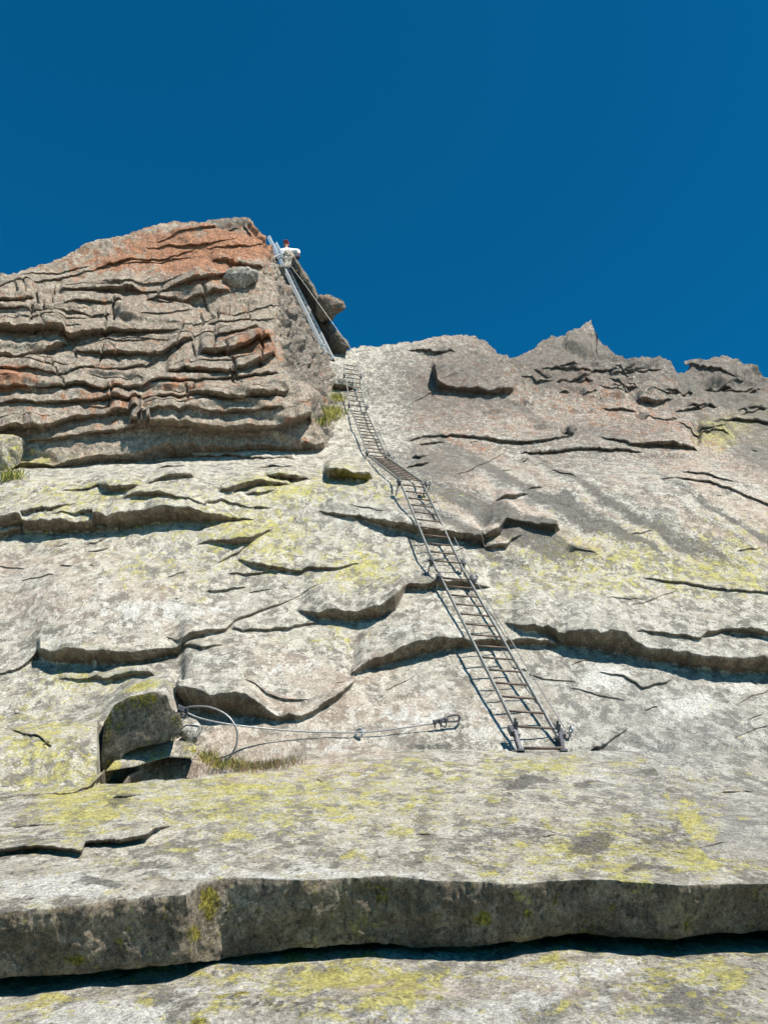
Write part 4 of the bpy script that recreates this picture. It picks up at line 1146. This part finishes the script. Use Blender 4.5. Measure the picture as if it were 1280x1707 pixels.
e = bpy.data.objects.new('ring_bolt', None); COL.objects.link(e); e.location = at(599, 1222, 8.79)
props(e, 'small ring bolt holding the fixed cable mid-run', 'ring bolt')
m = MB(); m.ring(Vector((0, 0, 0)), Vector((.35, -.3, 0)).normalized(), Vector((0, .3, 1)).normalized(), .046, .011, 18); m.build('ring', BOLT, e, True)
m = MB(); m.tube([Vector((0, .02, -.05)), Vector((0, .30, -.10))], .013, 7); m.build('shank', BOLT, e)
e = bpy.data.objects.new('cable_end_clamp', None); COL.objects.link(e); e.location = at(742, 1201, 8.93)
props(e, 'cable end with thimble loop and wire clamps left of the ladder', 'cable clamp')
ux = (at(768, 1197, 8.97) - at(720, 1205, 8.90)).normalized(); uz = Vector((0, -.3, .95))
m = MB(); m.tube(spline([-ux * .13 + uz * .012, -ux * .02 + uz * .02, ux * .06 + uz * .038, ux * .13 + uz * .034, ux * .155, ux * .13 - uz * .022, ux * .06 - uz * .02, -ux * .02 - uz * .008, -ux * .13 - uz * .006], 6), .011, 6); m.build('thimble_loop', DARKBOLT, e, True)
for k in (-.11, -.05, .01):
    m = MB(); m.beam(ux * (k - .016), ux * (k + .016), uz, .05, ux.cross(uz), .04); m.tube([ux * k - uz * .0, ux * k - uz * .06], .007, 6); m.build('wire_clamp', DARKBOLT, e)
m = MB(); m.tube(spline([-ux * .05 - uz * .02, -ux * .03 - uz * .05, ux * .01 - uz * .07], 5), .006, 6); m.build('wire_tail', DARKBOLT, e, True)
m = MB(); m.tube([ux * .15, ux * .15 + Vector((0, .3, -.06))], .014, 7); m.build('bolt', BOLT, e)

# ------------------------------------------------------------------ grass tufts
def tuft(pts, n, h, label, mats, spread=.1, seed=1, flop=.5):
    rs = random.Random(seed)
    e = bpy.data.objects.new('grass_tuft', None); COL.objects.link(e)
    base = on_rock(*pts[0]); e.location = base
    props(e, label, 'grass tuft')
    for mi, mat in enumerate(mats):
        vs = []; fs = []
        for k in range(n // len(mats)):
            x, y = rs.choice(pts)
            p = on_rock(x + rs.gauss(0, 3), y + rs.gauss(0, 2), .02) - base
            p += Vector((rs.gauss(0, spread), rs.gauss(0, spread * .4), rs.gauss(0, spread * .25)))
            hh = h * rs.uniform(.4, 1.15); wd = h * rs.uniform(.02, .045)
            ln = Vector((rs.gauss(0, flop), rs.gauss(-.25, flop * .7), 0)) * hh
            sd_ = Vector((rs.gauss(0, 1), rs.gauss(0, .6), 0)).normalized() * wd
            i = len(vs)
            vs += [p - sd_, p + sd_, p + sd_ * .7 + Vector((0, 0, hh * .55)) + ln * .35, p - sd_ * .7 + Vector((0, 0, hh * .55)) + ln * .35, p + Vector((0, 0, hh * .85)) + ln]
            fs += [(i, i + 1, i + 2, i + 3), (i + 3, i + 2, i + 4)]
        me = bpy.data.meshes.new('blades'); me.from_pydata([tuple(v) for v in vs], [], fs); me.update()
        link('blades', me, mat, e)['kind'] = 'stuff'
    return e
tuft([(548, 686), (553, 690), (545, 694), (558, 688), (551, 697)], 900, .20, 'yellow-green grass tuft at the tower foot beside the ladder', (GRASS, GRASS, GRASS, GREEN), .15, 3)
tuft([(561, 664), (565, 668), (558, 661)], 400, .16, 'small dry grass tuft higher in the crack beside the ladder', (GRASS, GRASS, GREEN), .10, 4)
tuft([(537, 707), (533, 705)], 160, .22, 'tiny grass tuft lowest in the crack by the tower foot', (GRASS, GREEN), .08, 5)
tuft([(14, 799), (8, 801), (20, 797)], 260, .22, 'grass tuft below the rounded boulder at the left edge', (GRASS, GREEN), .12, 6)
tuft([(365, 1278), (375, 1276), (390, 1278), (352, 1272), (342, 1262), (402, 1280)], 800, .09, 'green grass growing in the hollow beneath the cable loop', (GRASS, GRASS, HEATH, GREEN), .06, 7)
tuft([(400, 1282), (420, 1281), (440, 1280), (410, 1283), (432, 1282), (455, 1279)], 800, .06, 'reddish brown heather in the hollow right of the grass', (HEATH, HEATH, GREEN), .06, 8)
tuft([(460, 1275), (475, 1274), (490, 1272), (448, 1277)], 300, .07, 'thin green grass at the right end of the hollow', (GREEN, HEATH), .05, 9)

# ------------------------------------------------------------------ the person sitting at the top
def skinned(name, joints, edges, mat, parent, levels=2):
    me = bpy.data.meshes.new(name)
    me.from_pydata([j[0] for j in joints], edges, []); me.update()
    o = link(name, me, mat, parent)
    md = o.modifiers.new('skin', 'SKIN'); md.use_smooth_shade = True
    for v, j in zip(me.skin_vertices[0].data, joints):
        v.radius = (j[1], j[2] if len(j) > 2 else j[1])
    me.skin_vertices[0].data[0].use_root = True
    sb = o.modifiers.new('sub', 'SUBSURF'); sb.levels = levels; sb.render_levels = levels
    return o
hips = at(476.5, 437, 28.9)
pr = bpy.data.objects.new('person', None); COL.objects.link(pr); pr.location = hips
pr.scale = (.92, .92, .92)
props(pr, 'person in white shirt and dark red cap sitting above the top ladder', 'person')
# local frame: x right, y away from the camera, z up; facing the camera, arms braced out to the sides
J = [((0, .02, .02), .13, .10), ((0, .0, .22), .125, .09), ((0, -.05, .44), .15, .10), ((0, -.07, .53), .075), ((-.01, -.09, .60), .05), ((-.015, -.12, .70), .075, .085), ((-.015, -.12, .79), .07, .085),
     ((.20, -.06, .48), .062), ((.43, -.08, .46), .052), ((.46, -.20, .20), .038), ((.465, -.25, .14), .034),
     ((-.20, -.06, .48), .062), ((-.40, -.08, .40), .052), ((-.36, -.20, .18), .038), ((-.355, -.25, .13), .034),
     ((.11, -.04, .02), .10), ((.50, -.22, .10), .085), ((.30, -.40, -.14), .06), ((.26, -.46, -.20), .05),
     ((-.11, -.04, .02), .10), ((-.50, -.22, .10), .085), ((-.30, -.40, -.14), .06), ((-.26, -.46, -.20), .05)]
E = [(0, 1), (1, 2), (2, 3), (3, 4), (4, 5), (5, 6), (2, 7), (7, 8), (8, 9), (9, 10), (2, 11), (11, 12), (12, 13), (13, 14), (0, 15), (15, 16), (16, 17), (17, 18), (0, 19), (19, 20), (20, 21), (21, 22)]
skinned('body', J, E, SKIN, pr)
g = lambda j, k=.022: (j[0], j[1] + k, (j[2] if len(j) > 2 else j[1]) + k)
SJ = [g(J[1]), g(J[0]), g(J[2]), (J[3][0], .085, .085), g(J[7]), g(J[8], .026), ((.458, -.17, .25), .062), g(J[11]), g(J[12], .026), ((-.366, -.17, .22), .062)]
skinned('shirt', SJ, [(0, 1), (0, 2), (2, 3), (2, 4), (4, 5), (5, 6), (2, 7), (7, 8), (8, 9)], SHIRT, pr)
TJ = [g(J[0], .03), g(J[15], .02), g(J[16], .025), g(J[17], .025), g(J[19], .02), g(J[20], .025), g(J[21], .025)]
skinned('trousers', TJ, [(0, 1), (1, 2), (2, 3), (0, 4), (4, 5), (5, 6)], TROUSERS, pr)
for s_ in (-1, 1):                                    # fingers on the knees
    for k in range(5):
        b_ = Vector(((.465 if s_ > 0 else -.355) + (k - 2) * .018, -.27, .125)); ln = (.055, .075, .08, .075, .058)[k]
        if k == (0 if s_ > 0 else 4): b_ += Vector((0, .03, 0))
        skinned('finger', [(tuple(b_ + Vector((0, .03, .006))), .010), (tuple(b_ + Vector((0, -ln * .5, .004))), .009), (tuple(b_ + Vector((0, -ln, -.025))), .0075)], [(0, 1), (1, 2)], SKIN, pr, 1)
m = MB(); m.ball((-.015, -.115, .775), .108, 16, 10, (1, 1.12, .86)); cap = m.build('cap', CAP, pr, True)
m = MB(); m.box((-.015, -.235, .775), Vector((.075, 0, 0)), Vector((0, .055, .0)), Vector((0, 0, .008))); m.build('cap_brim', CAP, cap)
m = MB(); m.ball((-.015, -.075, .72), .098, 14, 8, (1, .9, 1.1)); m.build('hair', HAIR, pr, True)
m = MB(); m.ball((-.015, -.205, .705), .016, 8, 6, (1, 1.3, 1.4)); m.build('nose', SKIN, pr, True)
for s_ in (-1, 1):
    m = MB(); m.ball((-.015 + s_ * .033, -.192, .733), .012, 8, 6); m.build('eye', EYE, pr, True)
    m = MB(); m.ball((-.015 + s_ * .088, -.11, .715), .024, 8, 6, (.5, 1, 1.4)); m.build('ear', SKIN, pr, True)
m = MB(); m.ball((-.015, -.192, .665), .024, 8, 6, (1.1, .4, .3)); m.build('mouth', CAP, pr, True)
